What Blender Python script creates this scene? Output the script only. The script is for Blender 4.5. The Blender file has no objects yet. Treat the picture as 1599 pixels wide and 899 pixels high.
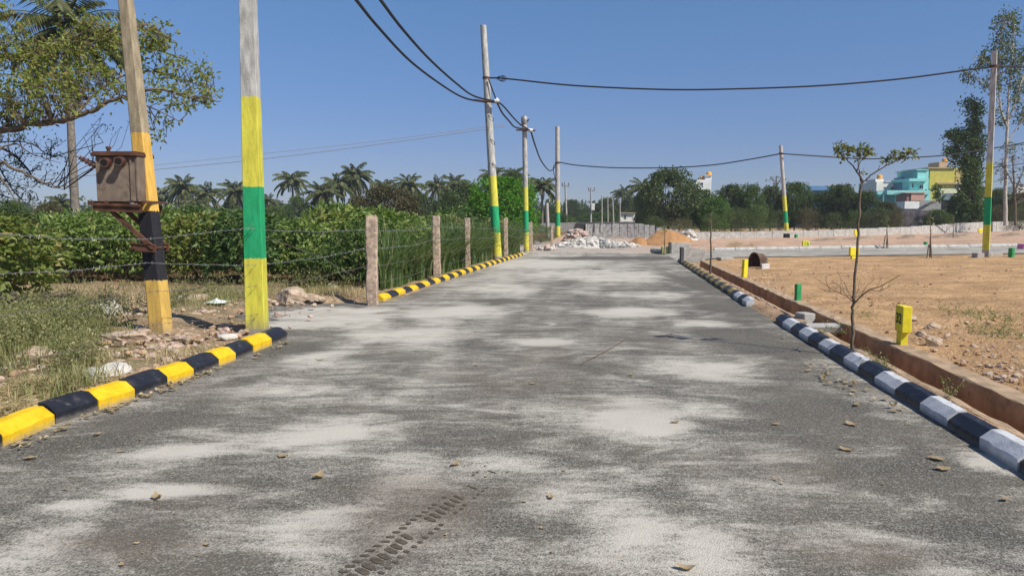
import bpy, math, random
import numpy as np
from mathutils import Vector, Matrix, Euler
R = math.radians
sc = bpy.context.scene
# ------------------------------------------------------------------ camera, world, sun, exposure
CAM_H, F, W0, H0, HOR = 1.6, 1155.0, 1599.0, 899.0, 343.0
PITCH = math.atan((H0/2-HOR)/F)
cam = bpy.data.cameras.new('camera'); cam.lens = 36*F/W0; cam.sensor_width = 36
cam.clip_start = 0.05; cam.clip_end = 8000
camo = bpy.data.objects.new('camera', cam); sc.collection.objects.link(camo)
camo.location = (0, 0, CAM_H); camo.rotation_euler = (math.pi/2-PITCH, 0, 0)
sc.camera = camo
SUN_DIR = Vector((0.80, -0.60, 0)).normalized()
SUN_EL = R(47)
w = bpy.data.worlds.new('World'); sc.world = w; w.use_nodes = True
wn = w.node_tree; wn.nodes.clear()
sky = wn.nodes.new('ShaderNodeTexSky'); sky.sky_type = 'NISHITA'; sky.sun_disc = False
sky.sun_elevation = SUN_EL
sky.sun_rotation = math.atan2(SUN_DIR.x, SUN_DIR.y)
sky.altitude = 900; sky.air_density = 1.0; sky.dust_density = 0.25; sky.ozone_density = 5.0
bg = wn.nodes.new('ShaderNodeBackground'); bg.inputs[1].default_value = 0.080
wo = wn.nodes.new('ShaderNodeOutputWorld')
sx_ = wn.nodes.new('ShaderNodeMix'); sx_.data_type = 'RGBA'; sx_.blend_type = 'MULTIPLY'; sx_.inputs[0].default_value = 1; wn.links.new(sky.outputs[0], sx_.inputs[6]); 
tc_ = wn.nodes.new('ShaderNodeTexCoord'); sz_ = wn.nodes.new('ShaderNodeSeparateXYZ'); wn.links.new(tc_.outputs['Generated'], sz_.inputs[0])
rp_ = wn.nodes.new('ShaderNodeValToRGB'); wn.links.new(sz_.outputs[2], rp_.inputs[0]); cr_ = rp_.color_ramp
cr_.elements[0].position = 0.0; cr_.elements[0].color = (.56, .58, .72, 1); cr_.elements[1].position = .6; cr_.elements[1].color = (1.0, .98, 1.04, 1)
for p_, c_ in ((.08, (.64, .63, .80)), (.16, (.70, .76, .92)), (.28, (.81, .97, 1.07))): e_ = cr_.elements.new(p_); e_.color = (*c_, 1)
wn.links.new(rp_.outputs[0], sx_.inputs[7])
wn.links.new(sx_.outputs[2], bg.inputs[0]); wn.links.new(bg.outputs[0], wo.inputs[0])
sun = bpy.data.lights.new('sun', 'SUN'); sun.energy = 4.2; sun.angle = R(0.5); sun.color = (1, 0.94, 0.83)
suno = bpy.data.objects.new('sun', sun); sc.collection.objects.link(suno)
sd = Vector((SUN_DIR.x*math.cos(SUN_EL), SUN_DIR.y*math.cos(SUN_EL), math.sin(SUN_EL)))
suno.rotation_euler = sd.to_track_quat('Z', 'Y').to_euler(); suno.location = sd*50
vs = sc.view_settings
vs.view_transform = 'Standard'; vs.look = 'None'; vs.gamma = 1; vs.exposure = 0.40
sc.cycles.max_bounces = 6; sc.cycles.transparent_max_bounces = 8
sc.cycles.diffuse_bounces = 3; sc.cycles.glossy_bounces = 2; sc.cycles.transmission_bounces = 3
sc.cycles.sample_clamp_indirect = 4

# ------------------------------------------------------------------ helpers
rng = np.random.default_rng(7)
def ss(x, a, b):
    t = np.clip((np.asarray(x, float)-a)/(b-a), 0, 1); return t*t*(3-2*t)
def vnoise(x, y, seed=0):
    x = np.asarray(x, float); y = np.asarray(y, float)
    xi = np.floor(x).astype(np.int64); yi = np.floor(y).astype(np.int64)
    fx = x-xi; fy = y-yi; fx = fx*fx*(3-2*fx); fy = fy*fy*(3-2*fy)
    def h(a, b):
        n = (a*374761393+b*668265263+seed*974711) & 0x7fffffff
        n = ((n ^ (n >> 13))*1274126177) & 0x7fffffff
        return ((n ^ (n >> 16)) & 0xffff)/65535.0
    return (h(xi, yi)*(1-fx)+h(xi+1, yi)*fx)*(1-fy)+(h(xi, yi+1)*(1-fx)+h(xi+1, yi+1)*fx)*fy
def fbm(x, y, o=4, seed=0):
    s = 0; a = .5; t = 0
    for i in range(o):
        s = s+a*vnoise(np.asarray(x)*2**i, np.asarray(y)*2**i, seed+i*17); t += a; a *= .5
    return s/t
def Hs(x, y):
    """height of the terrain (road level 0)"""
    x = np.asarray(x, float); y = np.asarray(y, float); u = x-.13*y
    near = .05*ss(u, 2.62, 2.75)+.07*ss(u, 3.2, 3.5)
    far = .12*ss(u, 2.7, 5)
    f = ss(y, 26.4, 27.4)
    return near*(1-f)+far*f+.013*np.clip(x-7, 0, 80)*ss(y, 5, 20)+.06*ss(-u, 4.3, 4.6)*(1-ss(y, 34, 37))
CP, SP = math.cos(PITCH), math.sin(PITCH)
def ray(px, py):
    a = (px-W0/2)/F; b = -(py-H0/2)/F
    return Vector((a, CP+b*SP, -SP+b*CP))
def P(px, py, Y):
    d = ray(px, py); t = Y/d.y
    return Vector((d.x*t, Y, CAM_H+d.z*t))
def G(px, py, extra=0.0):
    d = ray(px, py); z = 0.0
    for _ in range(25):
        t = (z-CAM_H)/d.z; x, y = d.x*t, d.y*t
        z = .5*z+.5*(float(Hs(x, y))+extra)
    return Vector((x, y, z))
class MB:
    def __init__(s): s.v = []; s.f = []; s.m = []; s.n = 0; s.sm = []
    def add(s, verts, faces, mat=0, smooth=False):
        verts = np.asarray(verts, float).reshape(-1, 3)
        if isinstance(faces, np.ndarray):
            s.f.append(faces+s.n); k = len(faces)
        else:
            by = {}
            for f in faces: by.setdefault(len(f), []).append(f)
            k = 0
            for L, fl in by.items():
                s.f.append(np.array(fl)+s.n); s.m.append((mat, len(fl))); s.sm.append((smooth, len(fl)))
            s.v.append(verts); s.n += len(verts); return
        s.m.append((mat, k)); s.sm.append((smooth, k)); s.v.append(verts); s.n += len(verts)
    def box(s, lo, hi, mat=0, M=None, bev=0.0):
        x0, y0, z0 = lo; x1, y1, z1 = hi
        if bev <= 0:
            v = [(x0,y0,z0),(x1,y0,z0),(x1,y1,z0),(x0,y1,z0),(x0,y0,z1),(x1,y0,z1),(x1,y1,z1),(x0,y1,z1)]
            f = [(0,3,2,1),(4,5,6,7),(0,1,5,4),(1,2,6,5),(2,3,7,6),(3,0,4,7)]
        else:
            b = bev; v = []; 
            for zz, ii in ((z0, b), (z0+b, 0), (z1-b, 0), (z1, b)):
                v += [(x0+ii+ (b if ii==0 else 0),y0+ii,zz),(x1-ii-(b if ii==0 else 0),y0+ii,zz),(x1-ii,y0+ii+(b if ii==0 else 0),zz),(x1-ii,y1-ii-(b if ii==0 else 0),zz),
                      (x1-ii-(b if ii==0 else 0),y1-ii,zz),(x0+ii+(b if ii==0 else 0),y1-ii,zz),(x0+ii,y1-ii-(b if ii==0 else 0),zz),(x0+ii,y0+ii+(b if ii==0 else 0),zz)]
            f = [tuple(range(7,-1,-1)), tuple(range(24,32))]
            for r in range(3):
                for i in range(8):
                    j = (i+1) % 8; f.append((r*8+i, r*8+j, r*8+8+j, r*8+8+i))
        if M is not None: v = [tuple(M @ Vector(p)) for p in v]
        s.add(v, f, mat)
    def tube(s, pts, rad, n=8, mat=0, cap=True, smooth=True):
        pts = [Vector(p) for p in pts]; K = len(pts)
        if not hasattr(rad, '__len__'): rad = [rad]*K
        v = []; up = None
        for i, p in enumerate(pts):
            t = (pts[min(i+1, K-1)]-pts[max(i-1, 0)])
            t = t.normalized() if t.length > 1e-9 else Vector((0, 0, 1))
            if up is None: up = Vector((1, 0, 0)) if abs(t.x) < .8 else Vector((0, 1, 0))
            a = (up-t*up.dot(t)).normalized(); b = t.cross(a); up = a
            for k in range(n):
                an = 2*math.pi*(k+.5)/n; v.append(tuple(p+(a*math.cos(an)+b*math.sin(an))*rad[i]))
        f = []
        for i in range(K-1):
            for k in range(n):
                k2 = (k+1) % n; f.append((i*n+k, i*n+k2, (i+1)*n+k2, (i+1)*n+k))
        s.add(v, f, mat, smooth)
        if cap and n > 3:
            s.add(v[:n], [tuple(range(n-1, -1, -1))], mat); s.add(v[-n:], [tuple(range(n))], mat)
    def leaves(s, pos, L, Wd, rg, mat=0, droop=0.0, axis=None, fold=.25):
        N = len(pos)
        if N == 0: return
        d = rg.normal(size=(N, 3)) if axis is None else axis+rg.normal(size=(N, 3))*.35
        d[:, 2] -= droop; d /= np.linalg.norm(d, axis=1)[:, None]
        q = rg.normal(size=(N, 3)); q[:, 2] += .0
        sd_ = np.cross(d, q); sd_ /= np.linalg.norm(sd_, axis=1)[:, None]+1e-9
        nn = np.cross(d, sd_)
        L = L*rg.uniform(.65, 1.25, N)[:, None]; Wd = Wd*rg.uniform(.7, 1.2, N)[:, None]
        p0 = pos; p2 = pos+d*L; md = pos+d*L*.45
        p1 = md+sd_*Wd*.5+nn*Wd*fold; p3 = md-sd_*Wd*.5+nn*Wd*fold
        v = np.stack([p0, p1, p2, p3], 1).reshape(-1, 3)
        f = np.arange(N*4).reshape(N, 4)
        s.add(v, f, mat)
    def build(s, name, mats, parent=None, loc=None, coll=True):
        me = bpy.data.meshes.new(name)
        org = Vector((0, 0, 0))
        if parent is not None: org = parent.location.copy()
        elif loc is not None: org = Vector(loc)
        V = np.concatenate(s.v)-np.array(org)
        me.vertices.add(len(V)); me.vertices.foreach_set('co', V.astype(np.float32).ravel())
        loops = np.concatenate([f.ravel() for f in s.f]).astype(np.int32)
        tot = np.concatenate([np.full(len(f), f.shape[1]) for f in s.f]).astype(np.int32)
        st = np.concatenate([[0], np.cumsum(tot)[:-1]]).astype(np.int32)
        me.loops.add(len(loops)); me.loops.foreach_set('vertex_index', loops)
        me.polygons.add(len(tot)); me.polygons.foreach_set('loop_start', st)
        me.polygons.foreach_set('material_index', np.concatenate([np.full(k, m) for m, k in s.m]).astype(np.int32))
        me.polygons.foreach_set('use_smooth', np.concatenate([np.full(k, int(m)) for m, k in s.sm]).astype(bool))
        me.update(calc_edges=True); me.validate()
        if not isinstance(mats, (list, tuple)): mats = [mats]
        for m in mats: me.materials.append(m)
        o = bpy.data.objects.new(name, me); sc.collection.objects.link(o)
        if parent is not None: o.parent = parent
        else: o.location = org
        return o
def tag(o, label=None, cat=None, group=None, kind=None):
    if label: o['label'] = label
    if cat: o['category'] = cat
    if group: o['group'] = group
    if kind: o['kind'] = kind
    return o
def thing(name, label, cat, loc=(0, 0, 0), group=None):
    o = bpy.data.objects.new(name, None); sc.collection.objects.link(o); o.location = loc
    o.empty_display_size = .2
    return tag(o, label, cat, group)
def copy_tree(o, parent=None):
    c = o.copy(); sc.collection.objects.link(c)
    if parent is not None: c.parent = parent
    for ch in list(o.children): copy_tree(ch, c)
    return c
def recolour(root, swaps):
    for ch in [root]+list(root.children_recursive):
        if ch.type == 'MESH':
            for s_ in ch.material_slots:
                if s_.material and s_.material.name in swaps:
                    nm = swaps[s_.material.name]; s_.link = 'OBJECT'; s_.material = nm
# ------------------------------------------------------------------ materials
def newmat(name):
    m = bpy.data.materials.new(name); m.use_nodes = True; nt = m.node_tree; nt.nodes.clear()
    out = nt.nodes.new('ShaderNodeOutputMaterial'); return m, nt, out
def nd(nt, t, ins=None, **pr):
    n = nt.nodes.new(t)
    for k, v in pr.items(): setattr(n, k, v)
    for k, v in (ins or {}).items():
        if isinstance(v, bpy.types.NodeSocket): nt.links.new(v, n.inputs[k])
        else:
            if n.inputs[k].type == 'RGBA' and len(v) == 3: v = (*v, 1)
            n.inputs[k].default_value = v
    return n
def mth(nt, op, a, b=0.0, c=None, clamp=False):
    n = nt.nodes.new('ShaderNodeMath'); n.operation = op; n.use_clamp = clamp
    for i, v in enumerate([a, b] if c is None else [a, b, c]):
        if isinstance(v, bpy.types.NodeSocket): nt.links.new(v, n.inputs[i])
        else: n.inputs[i].default_value = v
    return n.outputs[0]
def mix(nt, f, a, b, mode='MIX'):
    n = nt.nodes.new('ShaderNodeMix'); n.data_type = 'RGBA'; n.blend_type = mode
    for i, v in ((0, f), (6, a), (7, b)):
        if isinstance(v, bpy.types.NodeSocket): nt.links.new(v, n.inputs[i])
        else:
            if i and len(v) == 3: v = (*v, 1)
            n.inputs[i].default_value = v
    return n.outputs[2]
def sstep(nt, x, a, b):
    n = nt.nodes.new('ShaderNodeMapRange'); n.interpolation_type = 'SMOOTHSTEP'
    nt.links.new(x, n.inputs[0]); n.inputs[1].default_value = a; n.inputs[2].default_value = b
    return n.outputs[0]
def noise(nt, vec, scale, detail=3, rough=.55, dist=0):
    n = nd(nt, 'ShaderNodeTexNoise', {'Vector': vec, 'Scale': scale, 'Detail': detail, 'Roughness': rough, 'Distortion': dist}); return n.outputs[0]
def coords(nt, kind='Object', scale=None):
    o = nt.nodes.new('ShaderNodeTexCoord').outputs[kind]
    if scale: o = nd(nt, 'ShaderNodeMapping', {'Vector': o, 'Scale': scale}).outputs[0]
    return o
def finish(nt, out, col, rough=.8, height=None, bump=.3, dist=.02, spec=.3, metal=0.0):
    p = nd(nt, 'ShaderNodeBsdfPrincipled', {'Base Color': col, 'Roughness': rough, 'Specular IOR Level': spec, 'Metallic': metal})
    if height is not None:
        b = nd(nt, 'ShaderNodeBump', {'Height': height, 'Strength': bump, 'Distance': dist}); nt.links.new(b.outputs[0], p.inputs['Normal'])
    nt.links.new(p.outputs[0], out.inputs[0])
def M_(name, col, rough=.8, var=.25, scale=6, bump=.3, dirt=None, dirt_amt=.4, spec=.3, metal=0, fine=60):
    m, nt, out = newmat(name); c = coords(nt)
    n1 = noise(nt, c, scale, 5); n2 = noise(nt, c, fine, 3)
    lo = tuple(x*(1-var) for x in col); hi = tuple(min(1, x*(1+var)) for x in col)
    k = mix(nt, sstep(nt, n1, .3, .7), lo, hi)
    k = mix(nt, mth(nt, 'MULTIPLY', sstep(nt, n2, .35, .75), var*.8), k, tuple(x*.5 for x in col))
    if dirt:
        n3 = noise(nt, c, scale*.6+1.3, 6, .65)
        k = mix(nt, mth(nt, 'MULTIPLY', sstep(nt, n3, .48, .66), dirt_amt), k, dirt)
    finish(nt, out, k, rough, n2, bump, .01, spec, metal); return m
def leafmat(name, c1, c2, c3=None, transl=.35, rough=.5):
    m, nt, out = newmat(name)
    g = nt.nodes.new('ShaderNodeNewGeometry')
    rnd = g.outputs['Random Per Island']
    k = mix(nt, rnd, c1, c2)
    if c3: k = mix(nt, sstep(nt, mth(nt, 'FRACT', mth(nt, 'MULTIPLY', rnd, 7.31)), .8, .95), k, c3)
    p = nd(nt, 'ShaderNodeBsdfPrincipled', {'Base Color': k, 'Roughness': rough, 'Specular IOR Level': .35})
    t = nd(nt, 'ShaderNodeBsdfTranslucent', {'Color': mix(nt, 1.0, k, (1.25, 1.35, .6), 'MULTIPLY')})
    a = nt.nodes.new('ShaderNodeMixShader'); a.inputs[0].default_value = transl
    nt.links.new(p.outputs[0], a.inputs[1]); nt.links.new(t.outputs[0], a.inputs[2]); nt.links.new(a.outputs[0], out.inputs[0])
    return m
def groundmat():
    m, nt, out = newmat('soil')
    at = nt.nodes.new('ShaderNodeAttribute'); at.attribute_name = 'tint'
    c = coords(nt)
    cs = nd(nt, 'ShaderNodeMapping', {'Vector': c, 'Scale': (.35, 1.0, 1.0)}).outputs[0]
    n1 = noise(nt, cs, 2.2, 6, .6); n2 = noise(nt, c, 22, 5, .65); n3 = noise(nt, c, 120, 2)
    vo = nd(nt, 'ShaderNodeTexVoronoi', {'Vector': c, 'Scale': 24}); 
    k = mix(nt, 1.0, at.outputs['Color'], mix(nt, sstep(nt, n1, .25, .75), (.72, .70, .68), (1.22, 1.22, 1.22)), 'MULTIPLY')
    k = mix(nt, 1.0, k, mix(nt, sstep(nt, n2, .25, .75), (.70, .68, .66), (1.25, 1.25, 1.27)), 'MULTIPLY')
    peb = sstep(nt, vo.outputs['Distance'], .22, .12)
    pebc = mix(nt, nd(nt, 'ShaderNodeSeparateColor', {'Color': vo.outputs['Color']}).outputs[0], (.22, .16, .11), (.55, .47, .38))
    sel = sstep(nt, nd(nt, 'ShaderNodeSeparateColor', {'Color': vo.outputs['Color']}).outputs[1], .72, .8)
    k = mix(nt, mth(nt, 'MULTIPLY', mth(nt, 'MULTIPLY', peb, sel), .7), k, pebc)
    hgt = mth(nt, 'ADD', mth(nt, 'ADD', mth(nt, 'MULTIPLY', n1, 2.5), mth(nt, 'MULTIPLY', n2, 1.0)), mth(nt, 'ADD', mth(nt, 'MULTIPLY', n3, .25), mth(nt, 'MULTIPLY', mth(nt, 'MULTIPLY', peb, sel), .3)))
    finish(nt, out, k, .95, hgt, 1.0, .06, .1); return m
def roadmat(name='asphalt'):
    m, nt, out = newmat(name)
    c = coords(nt)
    du = nt.nodes.new('ShaderNodeAttribute'); du.attribute_name = 'dust'
    br = nt.nodes.new('ShaderNodeAttribute'); br.attribute_name = 'brown'
    vo = nd(nt, 'ShaderNodeTexVoronoi', {'Vector': c, 'Scale': 125})
    vc = nd(nt, 'ShaderNodeSeparateColor', {'Color': vo.outputs['Color']})
    st = mix(nt, sstep(nt, vc.outputs[0], .0, 1.0), (.030, .029, .025), (.135, .127, .108))
    st = mix(nt, mth(nt, 'MULTIPLY', sstep(nt, noise(nt, c, 1.1, 5, .6), .2, .7), .62), st, (.135, .122, .098))
    st = mix(nt, sstep(nt, vc.outputs[1], .80, .92), st, (.25, .24, .22))
    cs = nd(nt, 'ShaderNodeMapping', {'Vector': c, 'Scale': (.62, 1.25, 1.0), 'Rotation': (0, 0, R(-24))}).outputs[0]
    nm = noise(nt, cs, 1.9, 9, .68, 1.0); nf = noise(nt, c, 34, 4, .7)
    cw = nd(nt, 'ShaderNodeMapping', {'Vector': c, 'Scale': (.45, 1.6, 1.0), 'Rotation': (0, 0, R(-20))}).outputs[0]
    nw = noise(nt, cw, 7.5, 6, .7, .8)
    a = mth(nt, 'ADD', mth(nt, 'ADD', du.outputs['Fac'], mth(nt, 'MULTIPLY', mth(nt, 'SUBTRACT', nw, .5), .9)), mth(nt, 'MULTIPLY', mth(nt, 'SUBTRACT', nm, .5), 1.7))
    a = mth(nt, 'ADD', a, mth(nt, 'MULTIPLY', mth(nt, 'SUBTRACT', nf, .5), .75))
    a = mth(nt, 'ADD', a, mth(nt, 'MULTIPLY', mth(nt, 'SUBTRACT', vc.outputs[2], .5), .35))
    f = sstep(nt, a, .16, .98)
    k = mix(nt, mth(nt, 'MULTIPLY', f, .95), st, (.53, .50, .44))
    nb = noise(nt, c, .9, 4, .6)
    bf = mth(nt, 'MULTIPLY', mth(nt, 'ADD', br.outputs['Fac'], sstep(nt, nb, .45, .8)), .42, clamp=True)
    k = mix(nt, bf, k, (.17, .135, .105))
    hgt = mth(nt, 'ADD', vo.outputs['Distance'], mth(nt, 'MULTIPLY', nf, .4))
    # tyre tread print: a line of chevron marks in world metres
    finish(nt, out, k, .82, hgt, .55, .006, .25); return m
def bandmat(name, bare, bands, wob=.02, dirt=(.25, .22, .18)):
    """bands: list of (z_top, colour) in object metres, from the ground up; above the last: bare"""
    m, nt, out = newmat(name); c = coords(nt)
    z = nd(nt, 'ShaderNodeSeparateXYZ', {'Vector': c}).outputs[2]
    nz = noise(nt, nd(nt, 'ShaderNodeMapping', {'Vector': c, 'Scale': (1, 1, .12)}).outputs[0], 26, 5, .7); zz = mth(nt, 'ADD', z, mth(nt, 'MULTIPLY', mth(nt, 'SUBTRACT', nz, .5), wob*4))
    cv = nd(nt, 'ShaderNodeMapping', {'Vector': c, 'Scale': (1, 1, .25)}).outputs[0]
    nb = noise(nt, cv, 14, 6, .65); nf = noise(nt, c, 70, 4, .7)
    k = mix(nt, sstep(nt, nb, .3, .72), tuple(x*.62 for x in bare), tuple(min(1, x*1.2) for x in bare))
    k = mix(nt, mth(nt, 'MULTIPLY', sstep(nt, nf, .5, .7), .4), k, tuple(x*.45 for x in bare))
    for zt, col in reversed(bands):
        kc = mix(nt, sstep(nt, nb, .28, .72), tuple(x*.74 for x in col), tuple(min(1, x*1.12) for x in col)); kc = mix(nt, mth(nt, 'MULTIPLY', sstep(nt, nf, .52, .72), .22), kc, tuple(min(1, x*.6+.2) for x in col))
        k = mix(nt, mth(nt, 'LESS_THAN', zz, zt), k, kc)
    chip = sstep(nt, noise(nt, cv, 9, 7, .75), .64, .70)
    k = mix(nt, mth(nt, 'MULTIPLY', chip, .55), k, tuple(min(1, x*1.3) for x in bare))
    low = sstep(nt, mth(nt, 'ADD', z, mth(nt, 'MULTIPLY', nb, .25)), .42, .12)
    k = mix(nt, mth(nt, 'MULTIPLY', low, .6), k, dirt)
    finish(nt, out, k, .75, mth(nt, 'ADD', nf, mth(nt, 'MULTIPLY', nb, 1.2)), .6, .012, .25); return m
C_Y = (.66, .61, .075); C_G = (.018, .36, .14); C_O = (.74, .40, .05); C_CON = (.42, .40, .36)
mSoil = groundmat(); mRoad = roadmat()
def kerbmat(name, col, rough, dust, chip):
    m, nt, out = newmat(name); c = coords(nt)
    g = nt.nodes.new('ShaderNodeNewGeometry'); z = nd(nt, 'ShaderNodeSeparateXYZ', {'Vector': g.outputs['Position']}).outputs[2]
    n1 = noise(nt, c, 7, 6, .65); n2 = noise(nt, c, 55, 4, .7); n3 = noise(nt, c, 16, 8, .75)
    k = mix(nt, sstep(nt, n1, .3, .7), tuple(x*.80 for x in col), tuple(min(1, x*1.12+.004) for x in col))
    k = mix(nt, mth(nt, 'MULTIPLY', sstep(nt, n2, .5, .75), .25), k, tuple(x*.6 for x in col))
    k = mix(nt, mth(nt, 'MULTIPLY', sstep(nt, n3, .60, .66), chip), k, (.34, .31, .27))
    low = sstep(nt, mth(nt, 'ADD', z, mth(nt, 'MULTIPLY', mth(nt, 'SUBTRACT', n3, .5), .10)), .045, .0)
    k = mix(nt, mth(nt, 'MULTIPLY', low, dust), k, (.33, .29, .23))
    k = mix(nt, mth(nt, 'MULTIPLY', sstep(nt, n1, .52, .75), dust*.35), k, (.36, .32, .26))
    finish(nt, out, k, rough, mth(nt, 'ADD', n2, mth(nt, 'MULTIPLY', n3, .8)), .5, .008, .35); return m
mYel = kerbmat('yellow_kerb_paint', (.80, .50, .008), .55, .45, .35)
mYelDirty = M_('dusty_yellow_kerb_paint', (.42, .31, .10), .8, .2, 9, .35, (.30, .24, .17), .7)
mBlk = kerbmat('black_kerb_paint', (.016, .018, .027), .45, .40, .22)
mBlkDirty = M_('dusty_black_kerb_paint', (.075, .075, .08), .7, .3, 9, .35, (.20, .17, .13), .6)
mWht = kerbmat('white_kerb_paint', (.62, .63, .65), .7, .6, .5)
mPlain = M_('pale_concrete', (.46, .45, .42), .85, .18, 5, .4, (.30, .24, .17), .4)
mConc = M_('grey_concrete', (.44, .42, .38), .85, .25, 5, .5, (.24, .19, .14), .4)
mMud = M_('mud_stained_plaster', (.42, .25, .135), .9, .22, 4, .5, (.17, .10, .055), .6)
mMudTop = M_('dusty_plaster_top', (.40, .29, .19), .95, .2, 6, .5, (.28, .18, .10), .5)
mStone = M_('granite_slab', (.34, .34, .335), .85, .35, 5, .8, (.14, .14, .14), .5)
mRock = M_('fieldstone', (.47, .37, .28), .9, .3, 5, .8, (.30, .20, .12), .5)
mRockW = M_('pale_rubble_stone', (.58, .55, .50), .9, .25, 6, .8, (.36, .31, .26), .4)
mClod = M_('dry_earth_clod', (.40, .27, .17), .95, .3, 8, .7)
mRockP = M_('pink_rubble_stone', (.50, .37, .31), .9, .3, 6, .8, (.36, .31, .26), .3)
mSand = M_('heaped_sand', (.40, .22, .10), .95, .2, 3, .8, (.34, .19, .08), .4)
mBark = M_('bark', (.16, .125, .09), .95, .35, 12, .9, (.08, .06, .045), .4)
mBarkD = M_('dark_bark', (.07, .055, .045), .95, .35, 12, .9)
mBarkP = M_('pale_bark', (.48, .45, .40), .9, .2, 6, .5, (.25, .20, .15), .4)
mPalmT = M_('palm_trunk_bark', (.22, .19, .16), .95, .3, 9, .8, (.10, .085, .07), .5)
mTwig = M_('dry_twig', (.17, .11, .07), .9, .3, 20, .5)
mPost = M_('rough_stone_post', (.50, .38, .29), .95, .35, 12, 1.0, (.17, .125, .09), .55)
mWire = M_('galvanised_wire', (.42, .42, .42), .45, .2, 20, .1, metal=.7)
mWireRust = M_('rusty_wire', (.20, .17, .15), .7, .3, 20, .1)
mCable = M_('black_cable', (.018, .018, .022), .55, .2, 20, .1)
mRust = M_('rusty_steel', (.115, .052, .032), .8, .4, 8, .6, (.05, .028, .02), .6)
mTank = M_('brown_grey_tank_steel', (.215, .165, .125), .75, .22, 5, .4, (.075, .05, .04), .6)
mDark = M_('black_and_hollow_shade', (.012, .010, .010), .8, .2, 10, .1)
mInsul = M_('brown_porcelain', (.10, .045, .035), .35, .3, 15, .1, (.25, .2, .16), .4, spec=.6)
mLine = M_('bluish_line_wire', (.30, .33, .38), .7, .1, 20, 0)  # bluish grey so the far lines stand out less against the sky
mSteel = M_('galvanised_steel', (.30, .30, .30), .5, .2, 20, .1, metal=.3)
mPorcW = M_('white_porcelain', (.70, .69, .66), .4, .1, 12, .1)
mSignY = M_('yellow_sign_paint', (.78, .66, .03), .55, .1, 9, .3, (.5, .42, .1), .3)
mSignG = M_('green_sign_paint', (.03, .27, .09), .6, .18, 9, .3, (.2, .3, .15), .3)
mDigit = M_('dark_green_lettering', (.01, .06, .03), .6, .2, 30, .1)
mPink = M_('pink_paint', (.75, .20, .40), .6, .1, 9, .2)
mLeafDry = leafmat('dry_leaf', (.46, .36, .22), (.28, .20, .11), (.56, .46, .28), .15, .7)
mGuava = leafmat('orchard_leaf', (.085, .155, .032), (.21, .29, .07), (.37, .40, .14), .35)
mRain = leafmat('broad_leaf', (.17, .22, .05), (.31, .34, .09), (.32, .24, .09), .45)
mDarkLeaf = leafmat('dark_leaf', (.032, .062, .020), (.105, .145, .042), (.18, .21, .07), .3)
mMidLeaf = leafmat('mid_green_leaf', (.045, .095, .022), (.115, .18, .042), (.18, .20, .06), .3)
mBright = leafmat('bright_green_leaf', (.07, .19, .015), (.13, .30, .03), (.17, .34, .04), .4)
mOlive = leafmat('olive_leaf', (.075, .075, .03), (.12, .115, .05), (.16, .11, .06), .25)
mPalmL = leafmat('palm_leaflet', (.050, .075, .024), (.13, .15, .05), (.22, .19, .07), .3)
mReed = leafmat('reed_blade', (.07, .13, .035), (.15, .22, .075), (.26, .25, .12), .3)
mWeed = leafmat('weed_leaf', (.19, .21, .08), (.30, .30, .13), (.42, .36, .20), .3)
mStraw = leafmat('straw', (.42, .33, .18), (.56, .46, .27), (.30, .23, .12), .2, .8)
mSapl = leafmat('sapling_leaf', (.13, .17, .05), (.20, .22, .07), (.26, .20, .08), .3)
# ------------------------------------------------------------------ ground
def seg(a, b, st): return list(np.arange(a, b-1e-6, st))
def geo(a, b, r):
    out = [a]; s_ = r[0]
    while out[-1] < b: out.append(out[-1]+s_); s_ *= r[1]
    return out
ul = sorted([-x for x in geo(40, 2600, (1.5, 1.25))]) + seg(-39, -16, 1.0) + seg(-16, -4.2, .1) + [-4.2, -2.5, 0, 2.2, 2.6, 2.7, 2.98, 3.0, 3.42, 3.44] + seg(3.5, 9, .08) + seg(9, 32, .25) + seg(32, 80, 1.0) + geo(80, 2600, (2, 1.25))
vl = [-40, -20, -10, -5, -2] + seg(0, 14, .1) + seg(14, 30, .18) + seg(30, 62, .4) + geo(62, 3200, (.8, 1.08))
U, V = np.meshgrid(np.array(ul), np.array(vl))
X = U+.13*V; Y = V
Z = Hs(X, Y)
nb = (fbm(X*1.1, Y*1.1, 4, 3)-.5); nf = (fbm(X*1.6, Y*5.5, 4, 5)-.5); nc = (fbm(X*7, Y*7, 3, 9)-.5)
left = ss(-U, 4.45, 5.2); right = ss(U, 3.46, 3.9)
Z = Z+left*(nb*.22+nc*.05)*(1-ss(Y, 60, 90))+right*(nf*.10+nb*.09+nc*.055)*(1-ss(Y, 26.5, 28.5))+ss(Y, 36, 37)*(1-ss(Y, 60, 80))*(nb*.10+nc*.03)
strip = ((U > 2.65) & (U < 3.0)); Z = Z+strip*nc*.03
Z = np.where((U > np.where(Y < 10, -4.46, -4.3)) & (U < 2.63) & (Y < 35.6), -.05, Z)
Z = np.where((U > 2.99) & (U < 3.43) & (Y < 26.6), -.30, Z)
cross = (Y > 28.4) & (Y < 34.9) & (U > 2.6) & (X < 60)
Z = np.where(cross, Hs(X, Y)-.05, Z)
_fl = ss(Y, 10.0, 12.6)*(1-ss(Y, 14.0, 14.5)); _ul = -4.42-1.9*_fl
_in = ss(U-_ul, -.3, .05)*(U < -4.2)*(Y > 9.9)*(Y < 14.6)
Z = Z*(1-_in)-.03*_in
def cl(*c): return np.array(c)[None, None, :]
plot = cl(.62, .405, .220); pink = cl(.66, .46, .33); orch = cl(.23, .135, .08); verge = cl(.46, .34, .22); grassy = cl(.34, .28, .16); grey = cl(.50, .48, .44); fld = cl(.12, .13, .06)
n1 = fbm(X*.6, Y*.6, 4, 21)[..., None]; n2 = fbm(X*2.2, Y*2.2, 4, 22)[..., None]
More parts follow.
